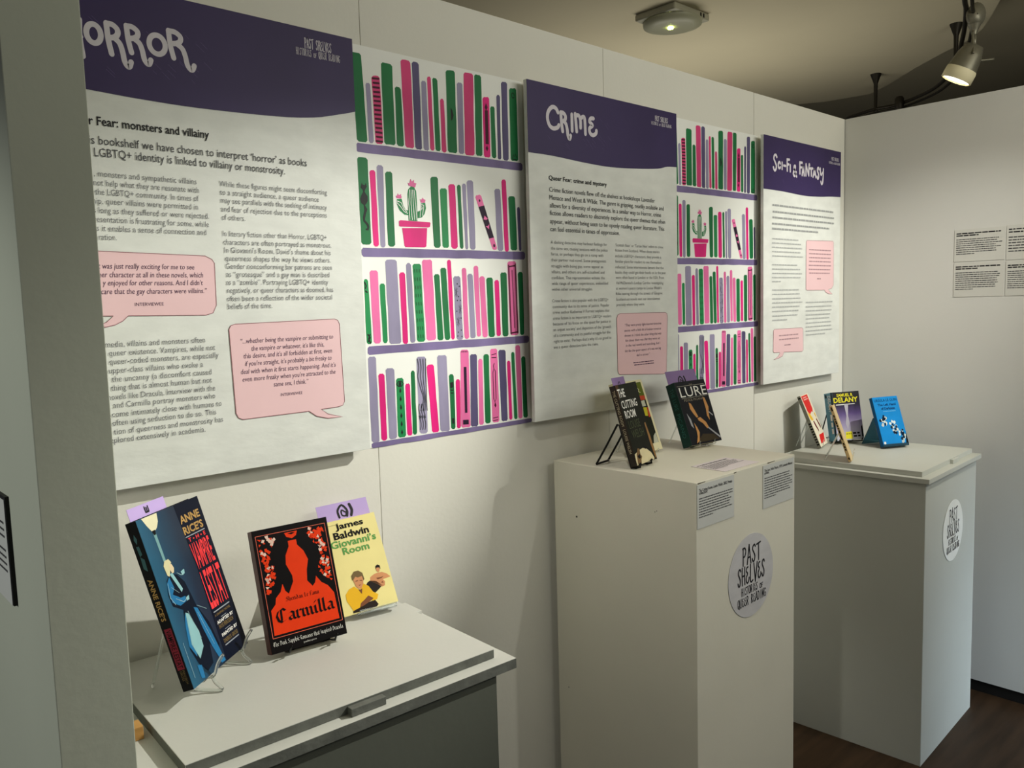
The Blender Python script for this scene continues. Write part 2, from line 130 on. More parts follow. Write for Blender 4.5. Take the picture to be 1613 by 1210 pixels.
def glow_mat(name, rgb, strength):
    m = bpy.data.materials.new(name); m.use_nodes = True; b = m.node_tree.nodes['Principled BSDF']
    b.inputs['Base Color'].default_value = (*lin(rgb),1)
    b.inputs['Emission Color'].default_value = (*lin(rgb),1); b.inputs['Emission Strength'].default_value = strength
    return m
def ramp_mat(name, stops, axis='X', size=1., rough=.35, var=.15):
    """printed colour gradient along an object axis (ink on a cover)"""
    if name in _M: return _M[name]
    m = bpy.data.materials.new(name); m.use_nodes = True; nt = m.node_tree; b = nt.nodes['Principled BSDF']
    b.inputs['Roughness'].default_value = rough
    tc = nt.nodes.new('ShaderNodeTexCoord'); sp = nt.nodes.new('ShaderNodeSeparateXYZ'); nt.links.new(tc.outputs['Object'], sp.inputs[0])
    n = nt.nodes.new('ShaderNodeTexNoise'); n.inputs['Scale'].default_value = 25; nt.links.new(tc.outputs['Object'], n.inputs['Vector'])
    mu = nt.nodes.new('ShaderNodeMath'); mu.operation = 'DIVIDE'; mu.inputs[1].default_value = size; nt.links.new(sp.outputs[axis], mu.inputs[0])
    ad = nt.nodes.new('ShaderNodeMath'); ad.operation = 'MULTIPLY_ADD'; ad.inputs[1].default_value = var
    nt.links.new(n.outputs['Fac'], ad.inputs[0]); nt.links.new(mu.outputs[0], ad.inputs[2])
    r = nt.nodes.new('ShaderNodeValToRGB'); els = r.color_ramp.elements
    while len(els) < len(stops): els.new(.5)
    for e, (p, c) in zip(els, stops): e.position = min(1,p+var/2); e.color = (*lin(c),1)
    nt.links.new(ad.outputs[0], r.inputs[0]); nt.links.new(r.outputs[0], b.inputs['Base Color'])
    _M[name] = m; return m
def link(name, me, m, parent=None):
    o = bpy.data.objects.new(name, me); COL.objects.link(o)
    if m is not None and not me.materials: me.materials.append(m)
    if parent is not None: o.parent = parent
    return o
def mesh(name, vs, fs, m, parent=None, smooth=False):
    me = bpy.data.meshes.new(name); me.from_pydata([tuple(v) for v in vs], [], fs); me.update()
    if smooth:
        for p in me.polygons: p.use_smooth = True
    return link(name, me, m, parent)
def tag(o, label, cat, group=None):
    o['label'] = label; o['category'] = cat
    if group: o['group'] = group
    return o
def thing(name, label, cat, loc=(0,0,0), rz=0., group=None):
    o = bpy.data.objects.new(name, None); COL.objects.link(o); o.empty_display_size = .05
    o.location = loc; o.rotation_euler = (0,0,rz); return tag(o, label, cat, group)
def struct(o): o['kind'] = 'structure'; return o
def boxv(x0, x1, y0, y1, z0, z1):
    v = [(x0,y0,z0),(x1,y0,z0),(x1,y1,z0),(x0,y1,z0),(x0,y0,z1),(x1,y0,z1),(x1,y1,z1),(x0,y1,z1)]
    f = [(0,3,2,1),(4,5,6,7),(0,1,5,4),(1,2,6,5),(2,3,7,6),(3,0,4,7)]
    return v, f
def box(name, b, m, parent=None, bev=.0):
    v, f = boxv(*b); o = mesh(name, v, f, m, parent)
    if bev > 0:
        bm = bmesh.new(); bm.from_mesh(o.data)
        bmesh.ops.bevel(bm, geom=bm.edges[:], offset=bev, segments=2, affect='EDGES', profile=.5); bm.to_mesh(o.data); bm.free()
    return o
def frame_mesh(name, vs2, fs, m, parent, org=(0,0,0), e1=(1,0,0), e2=(0,0,1)):
    o_, a, b = Vector(org), Vector(e1), Vector(e2); n = a.cross(b)
    return mesh(name, [o_+a*v[0]+b*v[1]+(n*v[2] if len(v) > 2 else n*0) for v in vs2], fs, m, parent)
_layer = [0]
def lay(): _layer[0] = (_layer[0]+1) % 9; return _layer[0]*1.2e-5
def poly(name, pts, m, parent, off=.0004, **k):
    """flat printed shape on a sheet lying in the local xz plane and facing -y"""
    k.setdefault('org', (0,-off,0))
    return frame_mesh(name, pts, [tuple(range(len(pts)))], m, parent, **k)
def crom(pts, n=6, closed=False):
    P = [Vector(p) for p in pts]
    if len(P) < 3: return P
    out = []; N = len(P); rng = N if closed else N-1
    for i in range(rng):
        if closed: p0,p1,p2,p3 = P[(i-1)%N],P[i],P[(i+1)%N],P[(i+2)%N]
        else: p0,p1,p2,p3 = P[max(i-1,0)],P[i],P[i+1],P[min(i+2,N-1)]
        for j in range(n):
            t = j/n
            out.append(.5*((2*p1)+(p2-p0)*t+(2*p0-5*p1+4*p2-p3)*t*t+(3*p1-p0-3*p2+p3)*t**3))
    if not closed: out.append(P[-1])
    return out
def ribbon(V, F, pts, w, taper=0., closed=False):
    """brush stroke of width w along pts with round ends"""
    P = [Vector(p[:2]) for p in pts]; n = len(P); b = len(V); z = lay()
    if closed: P = P+[P[0],]; n += 1
    for i, p in enumerate(P):
        a, c = P[max(i-1,0)], P[min(i+1,n-1)]
        if closed and i in (0,n-1): a, c = P[n-2], P[1]
        d = c-a; d = d.normalized() if d.length > 1e-9 else Vector((1,0)); nr = Vector((-d.y,d.x))
        h = w/2*(1-taper*abs(2*i/max(n-1,1)-1)**2)
        V += [(*(p+nr*h),z), (*(p-nr*h),z)]
    for i in range(n-1): F.append((b+2*i,b+2*i+1,b+2*i+3,b+2*i+2))
    if not closed:
        for i, s in ((0,-1),(n-1,1)):
            d = (P[1]-P[0]) if i == 0 else (P[-1]-P[-2]); d = d.normalized() if d.length > 1e-9 else Vector((1,0))
            nr = Vector((-d.y,d.x)); h = w/2*(1-taper); k = len(V)
            V += [(*(P[i]+nr*h*math.cos(a)+d*s*h*math.sin(a)),z) for a in [math.pi*j/5 for j in range(6)]]; F.append(tuple(range(k,k+6)))
def tube(name, pts, r, m, parent=None, seg=8, n=5, smooth=True):
    P = crom([Vector(p) for p in pts], n) if smooth else [Vector(p) for p in pts]
    V, F = [], []; N = len(P); up = Vector((0,0,1)); prev = None
    for i, p in enumerate(P):
        d = (P[min(i+1,N-1)]-P[max(i-1,0)]).normalized()
        s = prev if prev is not None else (d.cross(up) if abs(d.z) < .95 else d.cross(Vector((1,0,0))))
        s = (s-d*s.dot(d)).normalized(); prev = s; t = d.cross(s)
        V += [p+(s*math.cos(2*math.pi*k/seg)+t*math.sin(2*math.pi*k/seg))*r for k in range(seg)]
    for i in range(N-1):
        for k in range(seg): F.append((i*seg+k,i*seg+(k+1)%seg,(i+1)*seg+(k+1)%seg,(i+1)*seg+k))
    F += [tuple(range(seg))[::-1], tuple(range((N-1)*seg,N*seg))]
    return mesh(name, V, F, m, parent, True)
def lathe(name, prof, m, parent=None, seg=24, mtx=None):
    V, F = [], []
    for r, z in prof: V += [Vector((r*math.cos(2*math.pi*k/seg),r*math.sin(2*math.pi*k/seg),z)) for k in range(seg)]
    for i in range(len(prof)-1):
        for k in range(seg): F.append((i*seg+k,i*seg+(k+1)%seg,(i+1)*seg+(k+1)%seg,(i+1)*seg+k))
    if mtx is not None: V = [mtx @ v for v in V]
    return mesh(name, V, F, m, parent, True)
# ---- lettering
_fc = bpy.data.curves.new('lettering', 'FONT'); _fo = bpy.data.objects.new('lettering', _fc); COL.objects.link(_fo)
_fc.resolution_u = 2; _fc.fill_mode = 'FRONT'
_cache = {}
def glyphs(text, bold=0., shear=0., space=1.):
    key = (text,bold,shear,space)
    if key not in _cache:
        _fc.body = text; _fc.offset = bold; _fc.shear = shear; _fc.space_character = space; _fc.size = 1.
        me = _fo.to_mesh(); vs = [(v.co.x,v.co.y) for v in me.vertices]; fs = [tuple(p.vertices) for p in me.polygons]
        _fo.to_mesh_clear(); _cache[key] = (vs, fs)
    return _cache[key]
def put(V, F, text, x0, x1, y, size, pre='', bold=0., shear=0., space=1., natural=False):
    vs, fs = glyphs(text, bold, shear, space)
    if not vs: return
    a = min(v[0] for v in vs); b = max(v[0] for v in vs); sx = (x1-x0)/(b-a) if not natural else size
    ox = x0-a*sx
    if pre:
        vs, fs = glyphs(pre+text, bold, shear, space); ox = x1-max(v[0] for v in vs)*sx
    k = len(V); V += [(ox+v[0]*sx, y+v[1]*size) for v in vs]; F += [tuple(i+k for i in f) for f in fs]
def put_box(V, F, text, x0, y0, x1, y1, **k):
    """capitals stretched to fill a box"""
    vs, fs = glyphs(text, k.get('bold',0.), k.get('shear',0.), k.get('space',1.))
    ax, bx = min(v[0] for v in vs), max(v[0] for v in vs); ay, by = min(v[1] for v in vs), max(v[1] for v in vs)
    n = len(V); V += [(x0+(v[0]-ax)/(bx-ax)*(x1-x0), y0+(v[1]-ay)/(by-ay)*(y1-y0)) for v in vs]; F += [tuple(i+n for i in f) for f in fs]
def word_bars(V, F, x0, x1, y, h, rnd):
    """print too small to read: word-shaped dashes"""
    x = x0
    while x < x1-h*.5:
        w = min(h*rnd.uniform(1.2,5.5), x1-x); k = len(V)
        V += [(x,y),(x+w,y),(x+w,y+h),(x,y+h)]; F.append((k,k+1,k+2,k+3)); x += w+h*.55
def text_part(name, rows, size, m, parent, off=.0006, bold=0., shear=0., space=1., **k):
    V, F = [], []; rnd = random.Random(len(rows)*31+int(rows[0][3]*1e4))
    for r in rows:
        if r[0] == '': word_bars(V, F, r[1], r[2], r[3], size*.42, rnd)
        else: put(V, F, r[0], r[1], r[2], r[3], size, r[4] if len(r) > 4 else '', bold, shear, space)
    k.setdefault('org', (0,-off,0))
    o = frame_mesh(name, V, F, m, parent, **k)
    if rows[0][0] == '': o['kind'] = 'stuff'
    return o
# brush capitals, unit box
EL = [(.5+.45*math.cos(a),.5+.48*math.sin(a)) for a in [math.radians(x) for x in range(90,450,30)]]
HAND = {
 'H':[[(.12,1),(.1,.5),(.15,0)],[(.85,1),(.82,.5),(.9,0)],[(.1,.5),(.85,.53)]], 'O':['c']+[EL],
 'R':[[(.06,.98),(.1,.6),(.2,.27)],[(.06,.97),(.3,.97),(.5,.88),(.5,.76),(.36,.68),(.18,.65)],[(.36,.66),(.56,.56),(.66,.38),(.72,.16),(.82,.05),(.92,.04),(1,.16)]],
 'r':[[(.15,1),(.15,0)],[(.15,1),(.6,.95),(.75,.75),(.55,.55),(.15,.5)],[(.4,.52),(.9,0)]],
 'C':[[(.92,.78),(.75,.95),(.45,.97),(.15,.75),(.06,.45),(.2,.15),(.5,.03),(.85,.1),(.97,.22)]], 'I':[[(.5,1),(.5,0)]],
 'M':[[(.05,1),(.15,.05)],[(.08,.9),(.35,.95),(.5,.7),(.5,.3)],[(.5,.8),(.75,.93),(.88,.8),(.92,0)]],
 'E':[[(.62,.93),(.3,.9),(.15,.72),(.5,.55),(.12,.35),(.2,.1),(.55,.02),(.9,.15),(.96,.3)]],
 'S':[[(.85,.85),(.65,.97),(.3,.92),(.2,.72),(.5,.52),(.75,.3),(.6,.06),(.3,.03),(.08,.2)]], '-':[[(0,.5),(1,.4)]],
 'F':[[(.2,1),(.25,0)],[(.2,.97),(.95,1)],[(.22,.55),(.75,.58)]], '&':[[(.95,0),(.4,.6),(.3,.85),(.5,.98),(.65,.85),(.2,.4),(.15,.15),(.4,.02),(.7,.15),(.85,.4)]],
 'A':[[(.02,0),(.45,1),(.5,1),(.95,0)],[(.2,.35),(.75,.38)]], 'N':[[(.08,0),(.1,1)],[(.1,.95),(.8,.05)],[(.8,.05),(.85,1),(1,.97)]],
 'T':[[(0,.93),(1,1)],[(.5,.97),(.52,0)]], 'Y':[[(.05,1),(.1,.7),(.35,.6),(.7,.75)],[(.95,1),(.9,.5),(.75,.1),(.45,0),(.25,.15)]],
 'P':[[(.2,1),(.2,0)],[(.1,.97),(.6,.98),(.85,.78),(.6,.52),(.2,.5)]], 'L':[[(.2,1),(.2,.05),(.9,.05)]], 'V':[[(0,1),(.45,0),(.5,0),(1,1)]],
 'Q':['c',EL,[(.55,.3),(1,-.1)]], 'U':[[(.1,1),(.12,.2),(.45,0),(.8,.15),(.88,1)]], 'D':[[(.15,1),(.15,0)],[(.05,.98),(.6,.92),(.9,.5),(.6,.08),(.1,.02)]],
 'G':[[(.9,.8),(.5,.98),(.1,.6),(.2,.15),(.6,.02),(.9,.2),(.9,.45),(.6,.45)]]}
def brush(V, F, ch, b, w):
    x0, y0, x1, y1 = b; closed = False
    for st in HAND[ch]:
        if st == 'c': closed = True; continue
        ribbon(V, F, crom([(x0+(x1-x0)*p[0], y0+(y1-y0)*p[1], 0) for p in st], 5, closed), w, 0., closed); closed = False
def brush_word(V, F, word, x0, y0, x1, y1, w):
    n = len(word); s = (x1-x0)/n
    for i, ch in enumerate(word):
        if ch == ' ': continue
        k = 'r' if ch == 'R' else ch
        if ch.islower() and ch != 'r': k = ch.upper()
        a = x0+s*i+s*.08; hh = (y1-y0)*(.6 if ch.islower() else 1)
        brush(V, F, k, (a,y0,a+s*.84,y0+hh), w)
# gothic broad-nib letters (x height 1)
MN = lambda x: [(x,.85),(x+.15,1),(x+.15,.15),(x+.32,0)]
GOTH = {'a':(.85,[[(.08,.8),(.35,1),(.6,.85),(.6,.15),(.78,0)],[(.6,.55),(.15,.4),(.15,.15),(.35,0),(.6,.2)]]),
 'r':(.62,[MN(0),[(.2,.8),(.45,1),(.58,.85)]]), 'm':(1.35,[MN(0),[(.2,.8),(.45,1),(.6,.85),(.6,.15),(.74,0)],[(.62,.8),(.9,1),(1.05,.85),(1.05,.15),(1.22,0)]]),
 'n':(.95,[MN(0),[(.2,.8),(.45,1),(.62,.85),(.62,.15),(.8,0)]]), 'i':(.5,[MN(0),[(.10,1.30),(.32,1.58)]]), 'l':(.45,[[(.0,1.5),(.15,1.65),(.15,.15),(.32,0)]]),
 'h':(.95,[[(.0,1.5),(.15,1.65),(.15,.15),(.3,0)],[(.2,.8),(.45,1),(.62,.85),(.62,.1),(.45,-.25)]]), 'e':(.7,[[(.5,.1),(.3,0),(.12,.2),(.12,.8),(.35,1),(.55,.8),(.15,.45)]]),
 'd':(.85,[[(.3,1.6),(.6,1.1),(.65,.2),(.4,0),(.12,.2),(.12,.75),(.4,.95),(.62,.8)]]), 'u':(.95,[MN(0),[(.32,0),(.6,.2)],[(.6,1),(.6,.15),(.78,0)]]),
 'o':(.8,[[(.38,1),(.12,.8),(.12,.2),(.38,0),(.62,.2),(.62,.8),(.38,1)]]), 's':(.7,[[(.55,.85),(.35,1),(.12,.8),(.5,.4),(.5,.15),(.3,0),(.08,.15)]]),
 't':(.55,[[(.2,1.35),(.2,.15),(.4,0)],[(0,.95),(.45,.95)]]), 'p':(.85,[[(.0,.85),(.15,1),(.15,-.5)],[(.15,.8),(.45,1),(.65,.8),(.65,.2),(.4,0),(.15,.1)]]),
 'c':(.65,[[(.55,.8),(.35,1),(.12,.8),(.12,.2),(.35,0),(.55,.15)]]), 'k':(.85,[[(.0,1.5),(.15,1.65),(.15,.15),(.3,0)],[(.55,.95),(.2,.55),(.5,.3),(.7,0)]]),
 'C':(1.25,[[(1.05,1.3),(.75,1.6),(.3,1.35),(.1,.8),(.25,.2),(.6,-.05),(1.05,.2)],[(.6,1.5),(.55,.1)]]), 'S':(1.0,[[(.85,1.4),(.5,1.6),(.15,1.3),(.7,.7),(.8,.3),(.45,0),(.05,.2)]]),
 'L':(.95,[[(.3,1.6),(.25,.2),(.1,0)],[(.2,.15),(.5,.05),(.85,.2)]]), 'F':(.9,[[(.25,1.5),(.3,.2),(.1,-.1)],[(.1,1.4),(.5,1.6),(.85,1.45)],[(.25,.8),(.65,.85)]]),
 'T':(1.1,[[(.05,1.4),(.45,1.6),(1,1.45)],[(.3,1.3),(.12,.7),(.3,.15),(.6,0),(.95,.2)],[(.6,1.5),(.58,.2)]]), 'D':(1.15,[[(.1,1.5),(.6,1.55),(1,1),(.9,.3),(.5,0),(.1,.1)],[(.35,1.45),(.35,.1)]]),
 'R':(1.1,[[(.2,1.5),(.25,.1)],[(.05,1.4),(.5,1.6),(.8,1.25),(.3,.8)],[(.45,.75),(.7,.2),(.95,0)]]), 'I':(.6,[[(.1,1.4),(.35,1.55),(.3,.2),(.1,0)]]), ' ':(.45,[])}
def gothic(V, F, text, x0, x1, y, xh, nib=.2):
    tot = sum(GOTH[c][0] for c in text); sx = (x1-x0)/tot; x = x0; nx, ny = nib*.5*math.cos(.7)*sx*1.3, nib*.5*math.sin(.7)*xh
    for c in text:
        for st in GOTH[c][1]:
            P = [(x+p[0]*sx, y+p[1]*xh) for p in st]
            for a, b in zip(P, P[1:]):
                k = len(V); z = lay(); V += [(a[0]-nx,a[1]-ny,z),(a[0]+nx,a[1]+ny,z),(b[0]+nx,b[1]+ny,z),(b[0]-nx,b[1]-ny,z)]; F.append((k,k+1,k+2,k+3))
        x += GOTH[c][0]*sx
# ------------------------------------------------------------------ setting
WALL = mat('wall_paint', (226,224,214), .75, .02, 2.5, .15, 90)
BACKM = mat('wall_paint_grey', (222,221,216), .75, .02, 2.5, .12, 90)
PILLAR = mat('pillar_paint', (186,190,174), .8, .03, 3, .15, 80)
CEIL = mat('ceiling_plaster', (200,190,160), .9, .04, 1.5, .1, 40)
FLOORM = mat('floor_boards', (64,46,30), .5, .35, 3, .1, 50, stretch=(1,9,1))
XC, WT = 3.1104, 2.1023
fl = struct(box('floor', (-2.5,9,-7,4,-.05,0), FLOORM))
wm = bpy.data.objects.new('wall_main', None); COL.objects.link(wm); struct(wm)
SEAMS = [.198,.9516,1.7045,2.4567,XC]
for a, b in zip(SEAMS, SEAMS[1:]):
    box('wall_board', (a+(.0011 if a > 2 else .0006),b-(.0006 if b < 2 else .0011 if b < XC else .003),.0,.03,0,WT), WALL, wm, .0008)
box('wall_core', (.15,XC+.02,.031,.07,0,WT-.002), mat('wall_core_board', (90,88,80), .8, .05), wm)
wb = bpy.data.objects.new('wall_back', None); COL.objects.link(wb); struct(wb)
box('wall_board', (XC+.0012,XC+.05,-2.6,.07,.045,WT), BACKM, wb)
box('baseboard_gap', (XC+.015,XC+.045,-2.6,.06,0,.0445), mat('dark_plinth', (28,25,22), .8, .05), wb)
wl = bpy.data.objects.new('wall_left', None); COL.objects.link(wl); struct(wl)
box('wall_board', (.1923,.2648,-.55,-.0005,0,2.45), PILLAR, wl, .001)
# ceiling: lower plaster slab ending in a curved edge, higher dark soffit beyond it
EDGE = [(3.05,-1.2),(3.45,-.62),(3.78,-.32),(3.96,-.234),(4.115,-.153),(4.24,-.06),(4.36,.10),(4.53,.298),(4.742,.515),(4.87,.675),(4.83,.923),(4.74,1.08),(4.4,1.7),(3.9,2.6)]
V = [(x,y,2.6) for x, y in EDGE]; n = len(V)
V += [(-2.5,2.6,2.6),(-2.5,-6,2.6),(3.05,-6,2.6)]; F = [tuple(range(len(V)))]
V += [(x,y,2.78) for x, y in EDGE]; m0 = len(EDGE)+3
F += [(i,i+1,m0+i+1,m0+i) for i in range(n-1)]
V += [(3.05,-6,2.78)]; F += [(n+2,0,m0,m0+n)]
ce = bpy.data.objects.new('ceiling', None); COL.objects.link(ce); struct(ce)
mesh('plaster_slab', V, F, CEIL, ce)
box('upper_soffit', (-2.5,9,-6,5,2.78,2.82), CEIL, ce)
box('far_bulkhead', (7.0,7.1,-6,5,0,2.78), mat('dark_far_wall', (120,116,98), .9, .05), ce)
# ------------------------------------------------------------------ printed panels
INK = mat('black_ink', (26,25,30), .6); GREYINK = mat('grey_ink', (104,104,108), .6); VIOLINK = mat('violet_ink', (96,66,92), .6)
PAPER = mat('poster_paper', (227,229,224), .5, .065, 11, .22, 34, stretch=(1.2,1,2.6))
PURPLE = mat('poster_purple', (50,35,84), .5, .12, 4, 0, spec=.3)
PURPLE2 = mat('poster_purple_strokes', (96,78,136), .4, .1, 20)
TITLE = mat('poster_title_paint', (214,208,216), .5, .05, 40)
PINK = mat('bubble_pink', (240,202,206), .5, .03, 6); PINKLINE = mat('bubble_outline', (150,96,104), .6)
def outline(name, pts, w, m, parent, off):
    V, F = [], []; ribbon(V, F, [Vector(p) for p in pts], w, 0, True); return frame_mesh(name, V, F, m, parent, org=(0,-off,0))
def panel(key, x0, s, z0, label, sizes):
    d = D[key]; w, h = d['size']
    t = thing('information_board', label, 'panel', (x0,-s,z0), 0, 'printed panels on the wall')
    box('board', (0,w,.0005,.011,0,h), PAPER, t, .0006)
    for q in (.1,.9): box('batten', (w*q-.02,w*q+.02,.0112,s-.0002,.06,h-.06), mat('batten_wood', (150,140,120), .8, .1), t)
    hp = [p for p in d['head'] if .004 < p[0] < w-.003]
    hp = [(0,hp[0][1]+(.004 if key == 'horror' else .0))]+hp+[(w, hp[-1][1]+.003)]
    hd = poly('header', [(p.x,p.y) for p in crom([(*p,0) for p in hp], 4)]+[(w,h),(0,h)], PURPLE, t, .0002)
    rnd = random.Random(3); V, F = [], []
    for i in range(34):
        x = w*rnd.uniform(.1,.5); z = h*rnd.uniform(.83,.93); l = rnd.uniform(.008,.02)
        ribbon(V, F, [(x,z),(x+l*.7,z-l*.6)], .0012, .6)
    frame_mesh('brush_dashes', V, F, PURPLE2, hd, org=(0,-.0004,0))['kind'] = 'stuff'
    V, F = [], []
    for g, b in d['title']: brush(V, F, g, b, sizes['brush'])
    frame_mesh('title_lettering', V, F, TITLE, t, org=(0,-.0006,0))
    V, F = [], []; b = d['logo1']; brush_word(V, F, 'PAST SHELVES', *b, sizes['logo'])
    b = d['logo2']; brush_word(V, F, 'HISTORIES of QUEER READING', b[0],b[1],b[2],b[1]+(b[3]-b[1])*.6, sizes['logo']*.6)
    frame_mesh('exhibition_title', V, F, TITLE, t, org=(0,-.0006,0))
    if 't1' in d: text_part('heading_text', d['t1'], sizes['t1'], INK, t, bold=.014)
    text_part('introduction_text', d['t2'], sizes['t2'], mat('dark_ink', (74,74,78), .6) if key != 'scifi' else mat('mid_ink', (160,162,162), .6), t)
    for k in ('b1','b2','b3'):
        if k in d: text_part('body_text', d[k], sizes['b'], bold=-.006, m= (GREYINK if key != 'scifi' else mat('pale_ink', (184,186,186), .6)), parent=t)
    for k in ('1','2'):
        if 'bub'+k in d:
            bo = poly('speech_bubble', d['bub'+k], PINK, t, .0003)
            outline('bubble_outline', d['bub'+k], .0011, PINKLINE, bo, .0005)
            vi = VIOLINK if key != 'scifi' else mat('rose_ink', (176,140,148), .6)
            text_part('quote_text', d['q'+k], sizes['q'], vi, bo, shear=.15)
            if 'q%si' % k in d: text_part('quote_source', d['q%si' % k], sizes['qi'], vi, bo, space=1.0)
    return t
panel('horror', .3185, .029, 1.145, 'largest printed panel with dark purple header, cut off by the grey pillar at left', dict(t1=.0195,t2=.0195,b=.0140,q=.0128,qi=.008,brush=.0086,logo=.0012))
panel('crime', 1.3865, .034, 1.145, 'middle printed panel with dark purple header and one pink box, between two bookshelf graphics', dict(t1=.0155,t2=.0165,b=.0112,q=.0098,qi=.006,brush=.0100,logo=.0013))
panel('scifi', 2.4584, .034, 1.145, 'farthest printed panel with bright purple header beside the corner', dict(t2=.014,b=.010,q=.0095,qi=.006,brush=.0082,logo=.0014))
# ------------------------------------------------------------------ painted bookshelf graphics
def wash(name, c, var=.22): return mat('wash_'+name, c, .55, var, 9, 0, stretch=(1,1,.35))
WC = {'G':wash('green', (22,112,62)), 'g':wash('bright_green', (30,138,78)), 'P':wash('hot_pink', (226,28,126)), 'p':wash('rose_pink', (214,62,122)),
      'q':wash('light_pink', (236,112,170)), 'V':wash('grey_violet', (150,143,172), .25), 'N':wash('dark_violet', (88,80,118), .3), 'S':wash('shelf_violet', (122,108,152), .3)}
BLK = mat('paint_black', (24,30,28), .6, .1); DKRED = mat('paint_maroon', (70,8,38), .6, .15); SHEET = mat('graphic_white', (244,245,240), .6, .015, 4)
MX, MZ = .5, 1.1409
def lerp(a, b, t): return (a[0]+(b[0]-a[0])*t, a[1]+(b[1]-a[1])*t)
class Quad:
    def __init__(s, v): s.c = [(v[2*i]+MX, v[2*i+1]-MZ) for i in range(4)]       # tl tr br bl
    def at(s, u, v): return lerp(lerp(s.c[3],s.c[2],u), lerp(s.c[0],s.c[1],u), v)
    def wobble(s, rnd, amp):
        pts = []; c = s.c; q = .004
        for i in range(4):
            a, b = Vector(c[i]), Vector(c[(i+1)%4]); L = (b-a).length; n = max(2, int(L/.035)); r = min(q, L*.25)/L
            for k in range(n+1):
                t = r+(1-2*r)*k/n; p = a.lerp(b, t); d = (b-a).normalized(); j = rnd.uniform(-amp,amp) if 0 < k < n else 0
                pts.append((p.x-d.y*j, p.y+d.x*j))
        return pts
def strokes_obj(name, lst, w, m, parent, off=.0014, taper=0.):
    V, F = [], []
    for st in lst: ribbon(V, F, st, w, taper)
    return frame_mesh(name, V, F, m, parent, org=(0,-off,0))
def polys_obj(name, lst, m, parent, off=.0014):
    V, F = [], []
    for p in lst: k = len(V); z = lay(); V += [(*q, z) for q in p]; F.append(tuple(range(k,k+len(p))))
    return frame_mesh(name, V, F, m, parent, org=(0,-off,0))
def ell(c, rx, rz, n=10, a0=0): return [(c[0]+rx*math.cos(2*math.pi*i/n+a0), c[1]+rz*math.sin(2*math.pi*i/n+a0)) for i in range(n)]
